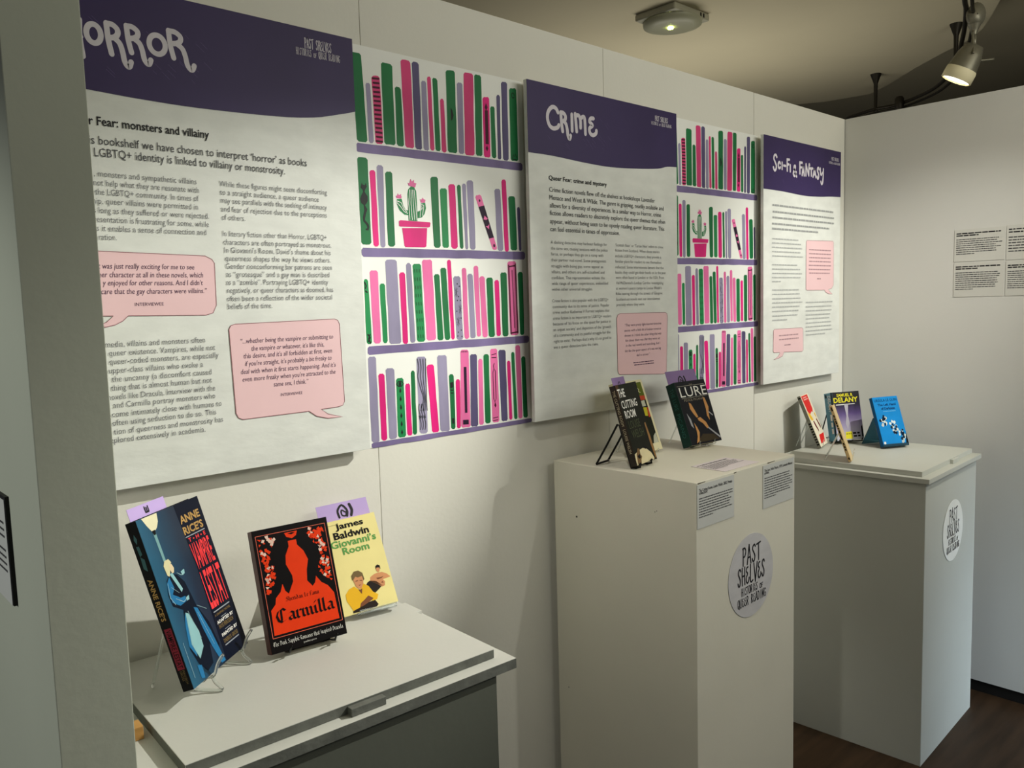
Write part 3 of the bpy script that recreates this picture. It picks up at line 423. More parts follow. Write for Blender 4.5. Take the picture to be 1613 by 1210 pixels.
def mural(x, label):
    t = thing('bookshelf_graphic', label, 'wall graphic', (x-MX,0,MZ), 0, 'painted bookshelf graphics')
    box('sheet', (0,MX+.002,-.0009,-.0001,0,1.966-MZ), SHEET, t)
    rnd = random.Random(11)
    for r, row in enumerate(D['mural']):
        for i, (c, v) in enumerate(row):
            q = Quad(v); b = poly('painted_shelf' if c == 'S' else 'painted_book', q.wobble(rnd, .0007), WC[c], t, .0011 if c != 'S' else .00115)
            A = q.at
            if (r,i) == (0,2): strokes_obj('stripe', [[A(.15+.05*(k%2),.04+.066*k),A(.85,.035+.066*k)] for k in range(15)], .0042, DKRED, b)
            if (r,i) == (0,11): polys_obj('leaf_mark', [[A(.42,.55),A(.6,.52),A(.72,.46),A(.6,.41),A(.45,.39)]], BLK, b)
            if (r,i) == (0,15): polys_obj('diamond_mark', [[A(.3,.78),A(.75,.78),A(.78,.22),A(.3,.22)],[A(.5,.9),A(.72,.83),A(.5,.77),A(.28,.83)],[A(.5,.1),A(.7,.15),A(.5,.2),A(.28,.15)]], DKRED, b)
            if (r,i) == (0,19): strokes_obj('motif', [ell(A(.5,.9),.0045,.006), [A(.25,.03),A(.35,.09),A(.5,.06),A(.6,.1),A(.8,.05)], [A(.3,.02),A(.75,.02)]], .002, BLK, b)
            if (r,i) == (1,0): polys_obj('cat_mark', [[(p[0]+MX,p[1]-MZ) for p in D['mural_x']['cat']]], BLK, b)
            if (r,i) == (1,10):
                polys_obj('dark_band', [[A(0,.8),A(1,.8),A(1,.22),A(0,.22)], ell(A(.5,.9),.0025,.003,8), ell(A(.55,.08),.003,.004,8)], mat('paint_plum', (38,14,44), .6), b)
                polys_obj('diamond_mark', [[A(.5,.63),A(.9,.56),A(.5,.55),A(.1,.57)],[A(.5,.44),A(.9,.47),A(.5,.38),A(.1,.45)]], WC['q'], b, .0018)
            if (r,i) == (2,0): strokes_obj('motif', [[A(.2,.95),A(.5,.9),A(.3,.86)],[A(.3,.82),A(.6,.8)],[A(.3,.15),A(.7,.1),A(.3,.04)],[A(.7,.15),A(.4,.08),A(.7,.02)]], .003, BLK, b)
            if (r,i) == (2,6): strokes_obj('dash_mark', [[A(.2+.28*k,.05+.105*j),A(.2+.28*k,.09+.105*j)] for k in range(3) for j in range(9)], .0022, BLK, b, taper=.5)
            if (r,i) == (2,11):
                st = []
                for cu, cv in ((.3,.75),(.75,.48),(.4,.29)):
                    p = A(cu,cv); st += [[(p[0]-.006*math.cos(a),p[1]-.011*math.sin(a)),(p[0]+.006*math.cos(a),p[1]+.011*math.sin(a))] for a in (.2,.9,1.57,2.3)]
                strokes_obj('star_mark', st, .0018, BLK, b, taper=.7)
                polys_obj('dot_mark', [ell(A(u,w),.0016,.0018,6) for u, w in ((.5,.88),(.8,.84),(.6,.68),(.4,.62),(.85,.62),(.25,.45),(.8,.34),(.3,.12),(.75,.15),(.8,.05),(.2,.06))], BLK, b)
            if (r,i) == (2,19):
                strokes_obj('frame_mark', [[A(.12,.93),A(.9,.94)],[A(.9,.96),A(.9,.03)],[A(.92,.04),A(.1,.03)],[A(.1,.02),A(.12,.95)]], .0036, DKRED, b)
                strokes_obj('line_mark', [[A(.5,.88),A(.55,.1)]], .0022, DKRED, b)
            if (r,i) == (3,3):
                strokes_obj('eye_outline', [[A(.05,.9),A(.3,.945),A(.7,.945),A(.97,.9),A(.7,.86),A(.3,.86),A(.05,.9)]], .0022, BLK, b)
                polys_obj('drop_mark', [ell(A(.5,.9),.0035,.006)]+[[A(.5,.84-.14*k),A(.64,.78-.14*k),A(.5,.745-.14*k),A(.38,.78-.14*k)] for k in range(6)], BLK, b)
            if (r,i) == (3,6):
                L = []
                for k in range(6):
                    for j in range(3):
                        u0 = .12+.28*j; L.append([p.to_2d() for p in crom([(*A(u0+.1*math.sin(k*2+a),.05+.155*k+.045*a),0) for a in range(5)], 4)])
                L += [[p.to_2d() for p in crom([(*A(.08+.3*j,.97),0),(*A(.2+.25*j,.86),0),(*A(.05+.3*j,.74),0),(*A(.3+.22*j,.6),0),(*A(.6+.12*j,.45),0),(*A(.25+.25*j,.3),0)], 5)] for j in range(4)]
                strokes_obj('swirl_mark', L[18:]+L[:6], .0018, BLK, b)
            if (r,i) == (3,9): polys_obj('block_mark', [[A(.2,.85),A(.85,.86),A(.85,.76),A(.2,.75)],[A(.25,.72),A(.8,.72),A(.8,.7),A(.25,.7)],[A(.25,.67),A(.8,.67),A(.8,.65),A(.25,.65)],[A(.3,.2),A(.75,.2),A(.75,.1),A(.3,.1)]], BLK, b)
            if (r,i) == (3,11): polys_obj('block_mark', [[A(.38,.78),A(.68,.78),A(.68,.19),A(.42,.19)],[A(.2,.1),A(.8,.1),A(.8,.04),A(.2,.04)]]+[[A(.12+.2*k,.985),A(.24+.2*k,.985),A(.2+.2*k,.965),A(.16+.2*k,.965)] for k in range(4)], mat('paint_plum', (38,14,44), .6), b)
            if (r,i) == (3,15):
                strokes_obj('tube_outline', [[A(.3,.68),A(.3,.32),A(.45,.28),A(.62,.32),A(.64,.7),A(.45,.73),A(.3,.68)],[A(.45,.73),A(.4,.77),A(.5,.8)],[A(.2,.92),A(.8,.93)],[A(.2,.88),A(.8,.88)],[A(.15,.06),A(.8,.07)],[A(.15,.025),A(.75,.03)]], .0018, DKRED, b)
                polys_obj('drop_mark', [[A(.48,.28),A(.62,.23),A(.5,.2),A(.36,.23)]], DKRED, b)
    X = {k: [(p[0]+MX,p[1]-MZ) for p in v] for k, v in D['mural_x'].items() if k not in ('top','cat')}
    pot = poly('painted_pot', X['pot'], WC['P'], t, .0012); poly('pot_rim', X['rim'], WC['P'], pot, .0013)
    cac = poly('painted_cactus', X['trunk'], WC['g'], t, .0012)
    poly('cactus_arm', X['armL'], WC['g'], cac, .00125); poly('cactus_arm', X['armR'], WC['g'], cac, .00125)
    tr = X['trunk']; cx = sum(p[0] for p in tr)/len(tr); zs = [p[1] for p in tr]
    z0, z1 = min(zs), max(zs); L = [[(cx-.009+.0062*k+.001, z0+.002),(cx-.0095+.006*k, z0+(z1-z0)*.5),(cx-.006+.004*k, z1-.008)] for k in range(4)]
    for a in ('armL','armR'):
        P = X[a]; n = len(P)//2
        for f in (.33,.66): L.append([tuple(Vector(P[i]).lerp(Vector(P[len(P)-1-i]), f)) for i in range(n)])
    strokes_obj('rib_line', L, .0016, SHEET, cac, .0016)
    for k in ('fl1','fl2','fl3'): poly('cactus_flower', X[k], WC['q'], cac, .0014)
    return t
m1 = mural(1.400, 'painted bookshelf wall graphic with pink books and cactus, left of the middle panel')
def copy_tree(o, parent=None):
    c = o.copy(); COL.objects.link(c); c.parent = parent
    for ch in [x for x in bpy.data.objects if x.parent == o]: copy_tree(ch, c)
    return c
m2 = copy_tree(m1); m2.location.x = 2.4765-MX
m2['label'] = 'painted bookshelf wall graphic with cactus, between the middle and farthest panels'
# ------------------------------------------------------------------ plinths
PL1 = mat('plinth_white', (196,196,189), .6, .03, 3, .12, 70); PLW = mat('plinth_cream', (224,220,204), .6, .035, 3, .12, 70)
PLG = mat('plinth_grey', (190,191,182), .6, .03, 3, .12, 70); EDGE_SHADE = mat('shaded_board_edge', (104,106,100), .85, .2, 30, .3, 120)  # edge colour darkened: shade of the low plinth's unlit edges put into paint
SHADEP = mat('plinth_side_shaded', (94,97,88), .7, .04, 3, .12, 70)  # low plinth's body colour darkened to stand in for its unlit front
def local_box(name, b, m, parent, bev=.0008): return box(name, b, m, parent, bev)
# plinth with vampire and gothic books (rotated a little)
p1 = thing('display_plinth', 'low plinth with loose raised top at lower left, partly behind the grey pillar', 'plinth', (.8896,-.4252,0), math.radians(-2.6), 'display plinths')
box('body', (-.60,-.012,-.02,.385,0,.807), SHADEP, p1, .001)
box('cap_board', (-.63,.028,-.026,.395,.8075,.8256), PL1, p1, .001)
box('top_slab', (-.5235,0,0,.392,.826,.8416), PL1, p1, .0006)
box('cap_edge_shade', (-.6295,.0275,-.0266,-.026,.808,.8250), EDGE_SHADE, p1)  # thin strips painting shade onto the cap and slab edges
box('slab_edge_shade', (-.5225,-.001,-.0006,.0,.8264,.8408), EDGE_SHADE, p1)
box('slab_edge_shade', (-.5241,-.5235,.001,.391,.8264,.8408), EDGE_SHADE, p1)
box('front_tab', (-.285,-.225,-.014,-.0008,.826,.8385), EDGE_SHADE, p1, .0008)
box('side_tab', (.002,.016,.245,.305,.826,.839), PL1, p1, .0008)
box('wood_wedge', (-.562,-.535,.14,.165,.826,.846), mat('bare_wood', (176,132,74), .7, .2, 20, .2, stretch=(1,1,6)), p1, .001)
# tall white plinth
p2 = thing('display_plinth', 'tall plain white plinth with round sticker, in the centre', 'plinth', (1.4615,-.4485,0), math.radians(.4), 'display plinths')
box('body', (0,.434,0,.425,0,1.0384), PLW, p2, .0012)
V, F = [], []
for p, a in (((.005,1.0372),.03),((.15,1.0376),.012),((.30,1.0374),.035)): k = len(V); V += [(p[0],p[1]-.0025),(p[0]+a,p[1]-.0012),(p[0]+a,p[1]),(p[0],p[1])]; F.append((k,k+1,k+2,k+3))
frame_mesh('chipped_edge', V, F, mat('chip_brown', (70,60,46), .9), p2, org=(0,-.0004,0))
V, F = [], []
for y, z, r in ((.35,.905,.0028),(.105,.96,.0012),(.11,.957,.0012),(.39,.45,.0015)): k = len(V); V += ell((y,z), r, r, 8); F.append(tuple(range(k,k+8)))
frame_mesh('screw_hole', V, F, mat('hole_dark', (30,28,24), .9), p2, org=(-.0004,0,0), e1=(0,1,0))
# far plinth
p3 = thing('display_plinth', 'far grey plinth with raised top and round sticker near the corner', 'plinth', (2.4855,-.546,0), math.radians(2.4), 'display plinths')
box('body', (0,.494,0,.46,0,.8758), PLG, p3, .001)
box('cap_board', (-.009,.507,-.012,.47,.876,.8912), PLG, p3, .001)
box('top_slab', (.0135,.499,.0155,.47,.8915,.907), PLG, p3, .0008)
box('front_tab', (.27,.33,.006,.0152,.8915,.905), PLG, p3, .0008)
def sticker(name, label, x, y, z, r, rz, ink, paper):
    t = thing(name, label, 'sticker', (x,y,z), rz, 'round exhibition stickers')
    V = [(r*math.cos(2*math.pi*k/48), -.0002, r*math.sin(2*math.pi*k/48)) for k in range(48)]; W2 = [(a,-.0008,c) for a, _, c in V]
    mesh('disc', V+W2, [tuple(range(48,96))]+[(k,(k+1)%48,48+(k+1)%48,48+k) for k in range(48)], paper, t)
    V, F = [], []
    brush_word(V, F, 'PAST', -r*.42, r*.30, r*.42, r*.72, r*.044); brush_word(V, F, 'SHELVES', -r*.62, -r*.16, r*.62, r*.26, r*.044)
    brush_word(V, F, 'HISTORIES of', -r*.45, -r*.42, r*.52, -r*.23, r*.022); brush_word(V, F, 'QUEER READING', -r*.62, -r*.68, r*.66, -r*.47, r*.024)
    frame_mesh('lettering', V, F, ink, t, org=(0,-.0011,0)); return t
STK = mat('sticker_grey', (204,202,204), .5, .07, 14, stretch=(1,1,2.5)); STK2 = mat('sticker_white', (236,236,230), .5, .03, 14)
sticker('round_sticker', 'round grey sticker with brush lettering on the tall white plinth', 1.686,-.4475,.779,.1005, math.radians(.4), INK, STK)
sticker('round_sticker', 'round white sticker with brush lettering on the far grey plinth', 2.742,-.5363,.681,.0985, math.radians(2.4), INK, STK2)
# caption cards
CARD = mat('caption_paper', (206,207,203), .6, .03, 5); CARDP = mat('caption_paper_pink', (226,216,218), .6, .03, 5)
def caption(label, org, w, h, head, nb, m, ex=(1,0,0), nz=(0,0,1), nrm=(0,-1,0), seed=1, hs=.0095, cat_group='caption cards', headbars=0):
    t = thing('caption_card', label, 'caption card', (0,0,0), 0, cat_group)
    o, a, b, n = Vector(org), Vector(ex), Vector(nz), Vector(nrm); t.location = o
    vs = [a*x+b*y+n*d for d in (.0003,.0011) for x, y in ((0,0),(w,0),(w,h),(0,h))]
    mesh('card', vs, [(4,5,6,7),(0,1,5,4),(1,2,6,5),(2,3,7,6),(3,0,4,7)], m, t)
    V, F = [], []; y = h-.016; rnd = random.Random(seed); lh = (h-.035)/(nb+2.6)
    for s, fr in head:
        if s: put(V, F, s, .006, .006+(w-.014)*fr, y, hs, bold=.012)
        else: word_bars(V, F, .006, .006+(w-.014)*fr, y, hs*.5, rnd)
        y -= lh*1.0
    frame_mesh('heading_text', V, F, INK, t, org=n*.0014, e1=a, e2=b)
    V, F = [], []; y -= lh*.8
    for i in range(nb): word_bars(V, F, .006, .006+(w-.012)*(rnd.uniform(.84,1) if i < nb-1 else .4), y, lh*.38, rnd); y -= lh
    frame_mesh('body_text', V, F, mat('caption_ink', (74,74,76), .6), t, org=n*.0014, e1=a, e2=b); return t
ca4 = math.cos(math.radians(.4)); sa4 = math.sin(math.radians(.4)); EX4 = (ca4,sa4,0); NR4 = (sa4,-ca4,0)
caption('grey caption card on the left of the tall white plinth front', (1.4635,-.4490,.936), .1465, .0975, [('The Cutting Room, Louise Welsh, 2002, Private',1),('collection.',.25)], 8, CARD, EX4, (0,0,1), NR4, 2)
caption('grey caption card at the upper right corner of the tall white plinth', (1.7385,-.4471,.928), .150, .105, [('The Lure, Felice Picano, 1979, Lavender Menace',1),('archive.',.17)], 9, CARD, EX4, (0,0,1), NR4, 3)
caption('pale pinkish card lying flat on top of the tall white plinth', (1.602,-.4315,1.0386), .148, .0935, [('',.95)], 7, CARDP, EX4, (-sa4,ca4,0), (0,0,1), 4, .008)
for i, (yy, zz, hh, nb, lab) in enumerate([(-.397,1.5408,.1105,8,'upper left of four caption cards on the back wall'),(-.397,1.4186,.118,9,'lower left of four caption cards on the back wall'),(-.5596,1.5385,.115,6,'upper right of four caption cards, cut by the picture edge'),(-.5596,1.4186,.115,9,'lower right of four caption cards, cut by the picture edge')]):
    caption(lab, (XC+.001,yy,zz), .158, hh, [('',.97),('',.5)], nb, mat('caption_paper_wall', (216,215,208), .6, .02, 5), (0,-1,0), (0,0,1), (-1,0,0), 5+i, .008)
lf = thing('framed_notice', 'dark framed text notice on the grey pillar at the left edge', 'notice', (.1922,-.4142,1.1102), 0)
box('frame_back', (-.004,-.0002,0,.20,0,.125), mat('frame_black', (22,22,22), .5), lf)
box('notice_sheet', (-.0046,-.0041,.004,.196,.0,.121), CARD, lf)
V, F = [], []; rnd = random.Random(9)
for k, z in enumerate([.092,.084,.076,.06,.052,.044,.036]): word_bars(V, F, .014, .19, z, .0026, rnd)
frame_mesh('notice_text', V, F, mat('caption_ink', (74,74,76), .6), lf, org=(-.0049,0,0), e1=(0,1,0))
# ------------------------------------------------------------------ books
BKQ = dict(D['books'])
BKQ['VL'] = [.4386,-.2546,.8707,.6846,.2954,-.0169,.1755,.2677,.0181]
BKQ['CB'][2] = 1.0445
BKQ['CA'] = [.5961,-.1886,.8529,-.1342,.2995,.018,.1379,.211,.0224]
BKQ['GI'] = [.771,-.1334,.8541,-.1756,.4519,.0527,.1134,.1832,.0094]
PAGES = mat('page_edges', (226,216,190), .8, .08, 60, .4, 200, stretch=(1,12,1))
def book_matrix(q):
    x, y, z, yaw, lean, roll = q[:6]
    ex = Vector((math.cos(yaw),math.sin(yaw),0)); nb = Vector((-math.sin(yaw),math.cos(yaw),0)); up = Vector((0,0,1))*math.cos(lean)+nb*math.sin(lean)
    ux = ex*math.cos(roll)+up*math.sin(roll); uy = -ex*math.sin(roll)+up*math.cos(roll); bk = uy.cross(ux)
    return Matrix(((ux.x,bk.x,uy.x,x),(ux.y,bk.y,uy.y,y),(ux.z,bk.z,uy.z,z),(0,0,0,1)))
class Book:
    def __init__(s, key, label, cover, spine, back=None, name='paperback_book', group='books on display stands'):
        q = BKQ[key]; s.q = q; s.w, s.h, s.t = q[6:9]; w, h, t = s.w, s.h, s.t; c = .0012
        e = bpy.data.objects.new(name, None); COL.objects.link(e); e.empty_display_size = .03; e.matrix_world = book_matrix(q)
        tag(e, label, 'book', group); s.e = e
        s.cover = box('front_cover', (.0006,w,0,c,0,h), cover, e)
        s.spine = box('spine', (0,.0012,0.0002,t-.0002,0,h), spine, e)
        box('back_cover', (.0006,w,t-c,t,0,h), back or spine, e)
        box('pages', (.002,w-.0015,c+.0001,t-c-.0001,.0015,h-.0015), PAGES, e)
    def P(s, pts): return [(u*s.w, v*s.h) for u, v in pts]
    def poly(s, name, pts, m, lvl=1, parent=None): return poly(name, s.P(pts), m, parent or s.cover, .00015*lvl)
    def polys(s, name, L, m, lvl=1):
        if len(L) > 40: o = polys_obj(name, [s.P(p) for p in L], m, s.cover, .00015*lvl); o['kind'] = 'stuff'; return o
        for p in L: poly(name, s.P(p), m, s.cover, .00015*lvl)
    def strokes(s, name, L, w, m, lvl=2, taper=0.): return strokes_obj(name, [s.P(p) for p in L], w, m, s.cover, .00015*lvl, taper)
    def text(s, name, items, m, lvl=3, **k):
        """items: (text,u0,v0,u1,v1) boxes in cover fractions"""
        V, F = [], []
        for t, a, b, c, d in items:
            if t: put_box(V, F, t, a*s.w, b*s.h, c*s.w, d*s.h, **k)
            else: word_bars(V, F, a*s.w, c*s.w, b*s.h, (d-b)*s.h, random.Random(4))
        return frame_mesh(name, V, F, m, s.cover, org=(0,-.00015*lvl,0))
    def spine_text(s, name, items, m, lvl=1, **k):
        """items: (text, start, end as fraction from the top, low, high across the spine)"""
        V, F = [], []
        for t, a, b, lo, hi in items:
            if t: put_box(V, F, t, a*s.h, lo*s.t, b*s.h, hi*s.t, **k)
            else: word_bars(V, F, a*s.h, b*s.h, lo*s.t, (hi-lo)*s.t, random.Random(4))
        return frame_mesh(name, V, F, m, s.spine, org=(-.00015*lvl,s.t,s.h), e1=(0,0,-1), e2=(0,-1,0))
    def spine_poly(s, name, L, m, lvl=1):
        for p in L: frame_mesh(name, [(a*s.h,b*s.t) for a, b in p], [tuple(range(len(p)))], m, s.spine, org=(-.00015*lvl,s.t,s.h), e1=(0,0,-1), e2=(0,-1,0))
def ink(name, c, r=.45): return mat('ink_'+name, c, r, .05, 30, spec=.1)
BLACK = ink('black', (14,13,15)); WHITE = ink('white', (236,234,228)); GOLD = ink('gold', (178,142,84)); RED = ink('red', (232,62,66))
# comic on clear stand
b = Book('VL', 'dark blue illustrated book with gold and red lettering on a clear stand, leftmost', ramp_mat('cover_night_blue', [(0,(18,88,118)),(.25,(6,60,88)),(.5,(6,34,58)),(1,(5,11,22))], 'X', .18), ink('spine_black', (12,13,18)))
b.poly('dark_panel', [(.58,0),(1,0),(1,1),(.58,1),(.62,.6)], mat('cover_navy', (9,16,34), .45, .1, spec=.1), 1)
b.polys('lamp', [[(.08,.999),(.31,.999),(.29,.95),(.25,.92),(.21,.905),(.17,.905),(.12,.95)]], ink('lamp_cream', (226,220,184)), 2)
b.polys('lamp_post', [[(.17,.905),(.21,.905),(.215,.72),(.18,.72)]], ink('post_teal', (116,158,160)), 2)
b.polys('lamp_collar', [[(.165,.912),(.215,.912),(.205,.885),(.175,.885)]], BLACK, 3)
b.polys('coat_dark', [[(.13,.615),(.20,.645),(.30,.62),(.37,.56),(.40,.47),(.42,.40),(.52,.27),(.56,.12),(.50,.06),(.42,.16),(.38,.05),(.27,.03),(.18,.10),(.13,.20),(.17,.33),(.22,.42),(.10,.47),(.09,.54)]], ink('fold_navy', (8,20,36)), 2)
b.polys('coat_blue', [[(.12,.60),(.18,.63),(.20,.56),(.15,.53),(.24,.49),(.31,.485),(.30,.455),(.20,.45),(.11,.49),(.10,.54)],[(.37,.40),(.42,.385),(.50,.22),(.55,.05),(.50,.03),(.44,.14),(.40,.26)],[(.15,.10),(.21,.085),(.20,.01),(.15,.02)],[(.47,.05),(.56,.035),(.57,.012),(.50,.012)],[(.13,.22),(.17,.33),(.22,.40),(.24,.30),(.19,.14)]], ink('fold_blue', (38,112,160)), 3)
b.polys('coat_pale', [[(.23,.40),(.27,.385),(.33,.26),(.32,.17),(.22,.12),(.17,.22)],[(.20,.64),(.24,.645),(.31,.53),(.28,.515)],[(.31,.475),(.36,.48),(.35,.455),(.31,.455)],[(.36,.625),(.42,.63),(.41,.605),(.37,.60)]], ink('fold_pale', (138,184,188)), 4)
b.polys('pale_hair', [[(.155,.70),(.19,.725),(.25,.725),(.275,.70),(.25,.69),(.23,.665),(.19,.63),(.165,.64)]], ink('hair_pale', (206,200,158)), 4)
b.polys('face_shape', [[(.235,.695),(.27,.69),(.285,.665),(.265,.64),(.235,.64),(.225,.665)]], ink('face_pale', (214,196,160)), 5)
b.strokes('highlight_strokes', [[(.13,.6),(.10,.52),(.14,.47)],[(.17,.50),(.26,.46),(.33,.47)],[(.42,.40),(.54,.35)],[(.24,.38),(.18,.2)],[(.40,.36),(.48,.14)],[(.06,.26),(.06,.05)],[(.30,.63),(.35,.605),(.40,.615)],[(.27,.40),(.33,.22)],[(.16,.57),(.24,.52)]], .0010, ink('fold_light', (170,204,208)), 6, .5)
b.text('author_lettering', [("ANNE",.60,.875,.94,.925),("RICE’S",.60,.805,.94,.855)], GOLD, bold=.03)
b.polys('rule', [[(.6,.788),(.94,.788),(.94,.794),(.6,.794)],[(.63,.297),(.93,.297),(.93,.304),(.63,.304)],[(.64,.083),(.9,.083),(.9,.09),(.64,.09)],[(.72,.25),(.82,.25),(.82,.253),(.72,.253)],[(.72,.17),(.82,.17),(.82,.173),(.72,.173)]], ink('rule_grey', (150,156,164)), 3)
b.text('small_lettering', [("T • H • E",.63,.755,.93,.78)], RED, bold=.02)
b.text('title_lettering', [("VAMPIRE",.615,.58,.95,.745),("LESTAT",.625,.32,.965,.565)], RED, bold=.012)
b.text('credit_lettering', [("A GRAPHIC NOVEL",.63,.27,.92,.285),("FAYE PEROZICH",.64,.19,.9,.215),("DAERICK GROSS",.64,.10,.9,.125)], ink('gold_dull', (120,100,62)), bold=.02)
b.text('credit_white', [("ADAPTED BY",.63,.222,.93,.242),("PAINTED BY",.64,.14,.93,.16)], WHITE, bold=.02)
b.spine_text('spine_author', [("ANNE RICE’S",.335,.585,.25,.7)], GOLD, bold=.02)
b.spine_poly('spine_red_band', [[(.63,.2),(.875,.2),(.875,.85),(.63,.85)]], ink('dull_red', (134,38,56)))
b.spine_text('spine_title', [("VAMPIRE LESTAT",.64,.865,.3,.75)], BLACK, 2, bold=.01)
b.spine_poly('spine_picture', [[(.1,.3),(.13,.45),(.1,.6),(.07,.45)],[(.14,.3),(.2,.35),(.19,.6),(.14,.55)],[(.2,.35),(.27,.3),(.29,.6),(.22,.65)]], ink('spine_teal', (60,96,104)))
b.spine_text('spine_credit', [("PEROZICH",.88,.96,.55,.75),("GROSS",.88,.94,.3,.5)], ink('gold_dull', (120,100,62)))
VL = b
# gothic red and black
b = Book('CA', 'black and red paperback with gothic lettering on a black wire stand', ink('cover_black', (16,13,14)), mat('spine_marbled', (78,22,18), .4, .6, 20, stretch=(1,1,.4)))
OR = ink('orange_red', (236,62,22)); LT = ink('pale_red', (240,120,96))
def fr(i, w): return [[(.04+i,.95-i*.6),(.96-i,.95-i*.6)],[(.96-i,.95-i*.6),(.97-i,.12+i*.6)],[(.97-i,.12+i*.6),(.05+i,.12+i*.6)],[(.05+i,.12+i*.6),(.04+i,.95-i*.6)]]
b.strokes('frame_line', fr(0,1), .0008, LT, 2)
b.poly('red_ground', [(.075,.14),(.935,.14),(.925,.36),(.86,.43),(.78,.47),(.725,.53),(.70,.48),(.66,.455),(.60,.51),(.62,.60),(.66,.68),(.62,.76),(.55,.82),(.55,.865),(.44,.865),(.44,.82),(.38,.75),(.365,.68),(.42,.58),(.42,.53),(.34,.44),(.30,.47),(.28,.53),(.24,.47),(.17,.43),(.15,.38),(.085,.34)], OR, 1)
b.poly('chin', [(.41,.935),(.58,.935),(.56,.90),(.50,.88),(.43,.90)], OR, 1); b.poly('mouth', [(.45,.925),(.5,.93),(.55,.925),(.5,.912)], BLACK, 2)
rnd = random.Random(5); LO, LW = [], []
def inside(u, v, side):
    if side < 0: return .08 < u < .17+.12*max(0,(v-.75)/.18)+(.03 if v < .7 else 0)-.1*max(0,(.58-v)/.12) and .47 < v < .93
    return .93 > u > .70+.12*min(1,max(0,(.93-v)/.2))-.03*(v < .66)+.12*max(0,(.56-v)/.1) and .46 < v < .93
for side, (ua, ub) in ((-1,(.08,.30)),(1,(.70,.93))):
    for k in range(210):
        u, v = rnd.uniform(ua,ub), rnd.uniform(.46,.93)
        if inside(u,v,side):
            a = rnd.uniform(0,3); (LO if rnd.random() < .62 else LW).append([(u+.026*math.cos(a+j*1.57+rnd.uniform(-.4,.4)), v+.017*math.sin(a+j*1.57)) for j in range(rnd.choice((3,4)))])
b.polys('red_flecks', LO, OR, 2); b.polys('pale_flecks', LW[::2], ink('fleck_white', (238,206,190)), 3)
V, F = [], []; gothic(V, F, 'Sheridan Le Fanu', .29*b.w, .73*b.w, .385*b.h, .022*b.h, .15); gothic(V, F, 'Carmilla', .13*b.w, .90*b.w, .232*b.h, .066*b.h, .21)
frame_mesh('title_lettering', V, F, BLACK, b.cover, org=(0,-.0006,0))
V, F = [], []; gothic(V, F, 'The Dark Sapphic Romance that Inspired Dracula', .04*b.w, .96*b.w, .057*b.h, .021*b.h, .15); gothic(V, F, 'Pandora Press'.replace('P','p').replace('d','d'), .42*b.w, .59*b.w, .025*b.h, .009*b.h, .15)
frame_mesh('subtitle_lettering', V, F, WHITE, b.cover, org=(0,-.0006,0))
CA = b
# pale yellow
CREAM = mat('cover_pale_yellow', (240,226,152), .5, .05, 12)
b = Book('GI', 'pale yellow paperback with black and green title, behind the red and black book', CREAM, CREAM)
b.text('author_lettering', [("James",.235,.878,.755,.965),("Baldwin",.17,.793,.82,.872)], BLACK, bold=.03)
b.text('title_lettering', [("Giovanni’s",.08,.705,.915,.785),("Room",.26,.62,.75,.697)], ink('green', (98,160,84)), bold=.025)
b.text('publisher_line', [("",.12,.952,.3,.958)], ink('faint', (190,180,120)))
SKIN = ink('skin', (214,150,104)); SKIN2 = ink('skin_shade', (126,78,52)); DKB = ink('trouser', (40,32,28)); YEL = ink('shirt_yellow', (238,184,40)); HAIR = ink('hair', (120,100,66)); DHAIR = ink('dark_hair', (34,26,24))
b.polys('reclining_trousers', [[(.50,.25),(.55,.28),(.60,.29),(.70,.27),(.80,.21),(.72,.18),(.60,.14)]], DKB, 1)
b.polys('reclining_torso', [[(.60,.285),(.62,.325),(.70,.345),(.77,.35),(.85,.345),(.93,.315),(1.0-.02,.275),(.9,.27),(.83,.27),(.86,.24),(.84,.20),(.78,.195),(.70,.24)]], SKIN, 1)
b.polys('reclining_head', [ell((.79,.385),.035,.032,12)], SKIN, 2); b.polys('reclining_hair', [[(.75,.39),(.76,.42),(.80,.435),(.84,.42),(.84,.38),(.825,.40),(.775,.405)]], DHAIR, 3)
b.polys('reclining_shade', [[(.72,.30),(.80,.295),(.86,.30),(.82,.285),(.74,.28)],[(.78,.24),(.82,.25),(.83,.23)]], SKIN2, 2)
b.polys('seated_trousers', [[(.17,.01),(.6,.012),(.64,.03),(.6,.085),(.35,.07),(.17,.03)]], DKB, 2)
b.polys('seated_shirt', [[(.12,.215),(.2,.26),(.30,.275),(.38,.22),(.47,.28),(.55,.24),(.60,.17),(.68,.13),(.64,.085),(.56,.08),(.5,.11),(.40,.10),(.34,.09),(.31,.05),(.18,.035),(.15,.09),(.11,.15)]], YEL, 3)
b.polys('seated_arms', [[(.34,.09),(.42,.115),(.50,.145),(.54,.125),(.58,.105),(.52,.085),(.36,.055),(.31,.055)]], SKIN2, 4)
b.polys('seated_face', [[(.31,.34),(.33,.27),(.37,.24),(.42,.24),(.47,.28),(.50,.35),(.44,.38),(.34,.37)]], SKIN, 4)
b.polys('seated_hair', [[(.295,.34),(.30,.39),(.36,.425),(.44,.425),(.50,.39),(.51,.32),(.485,.31),(.48,.36),(.40,.355),(.36,.37),(.32,.345)]], HAIR, 5)
b.polys('face_shade', [[(.34,.325),(.39,.33),(.385,.32),(.345,.318)],[(.42,.325),(.465,.318),(.46,.31),(.425,.316)],[(.385,.275),(.42,.277),(.415,.27),(.39,.268)],[(.36,.235),(.4,.18),(.43,.235),(.40,.225)]], SKIN2, 6)
GI = b
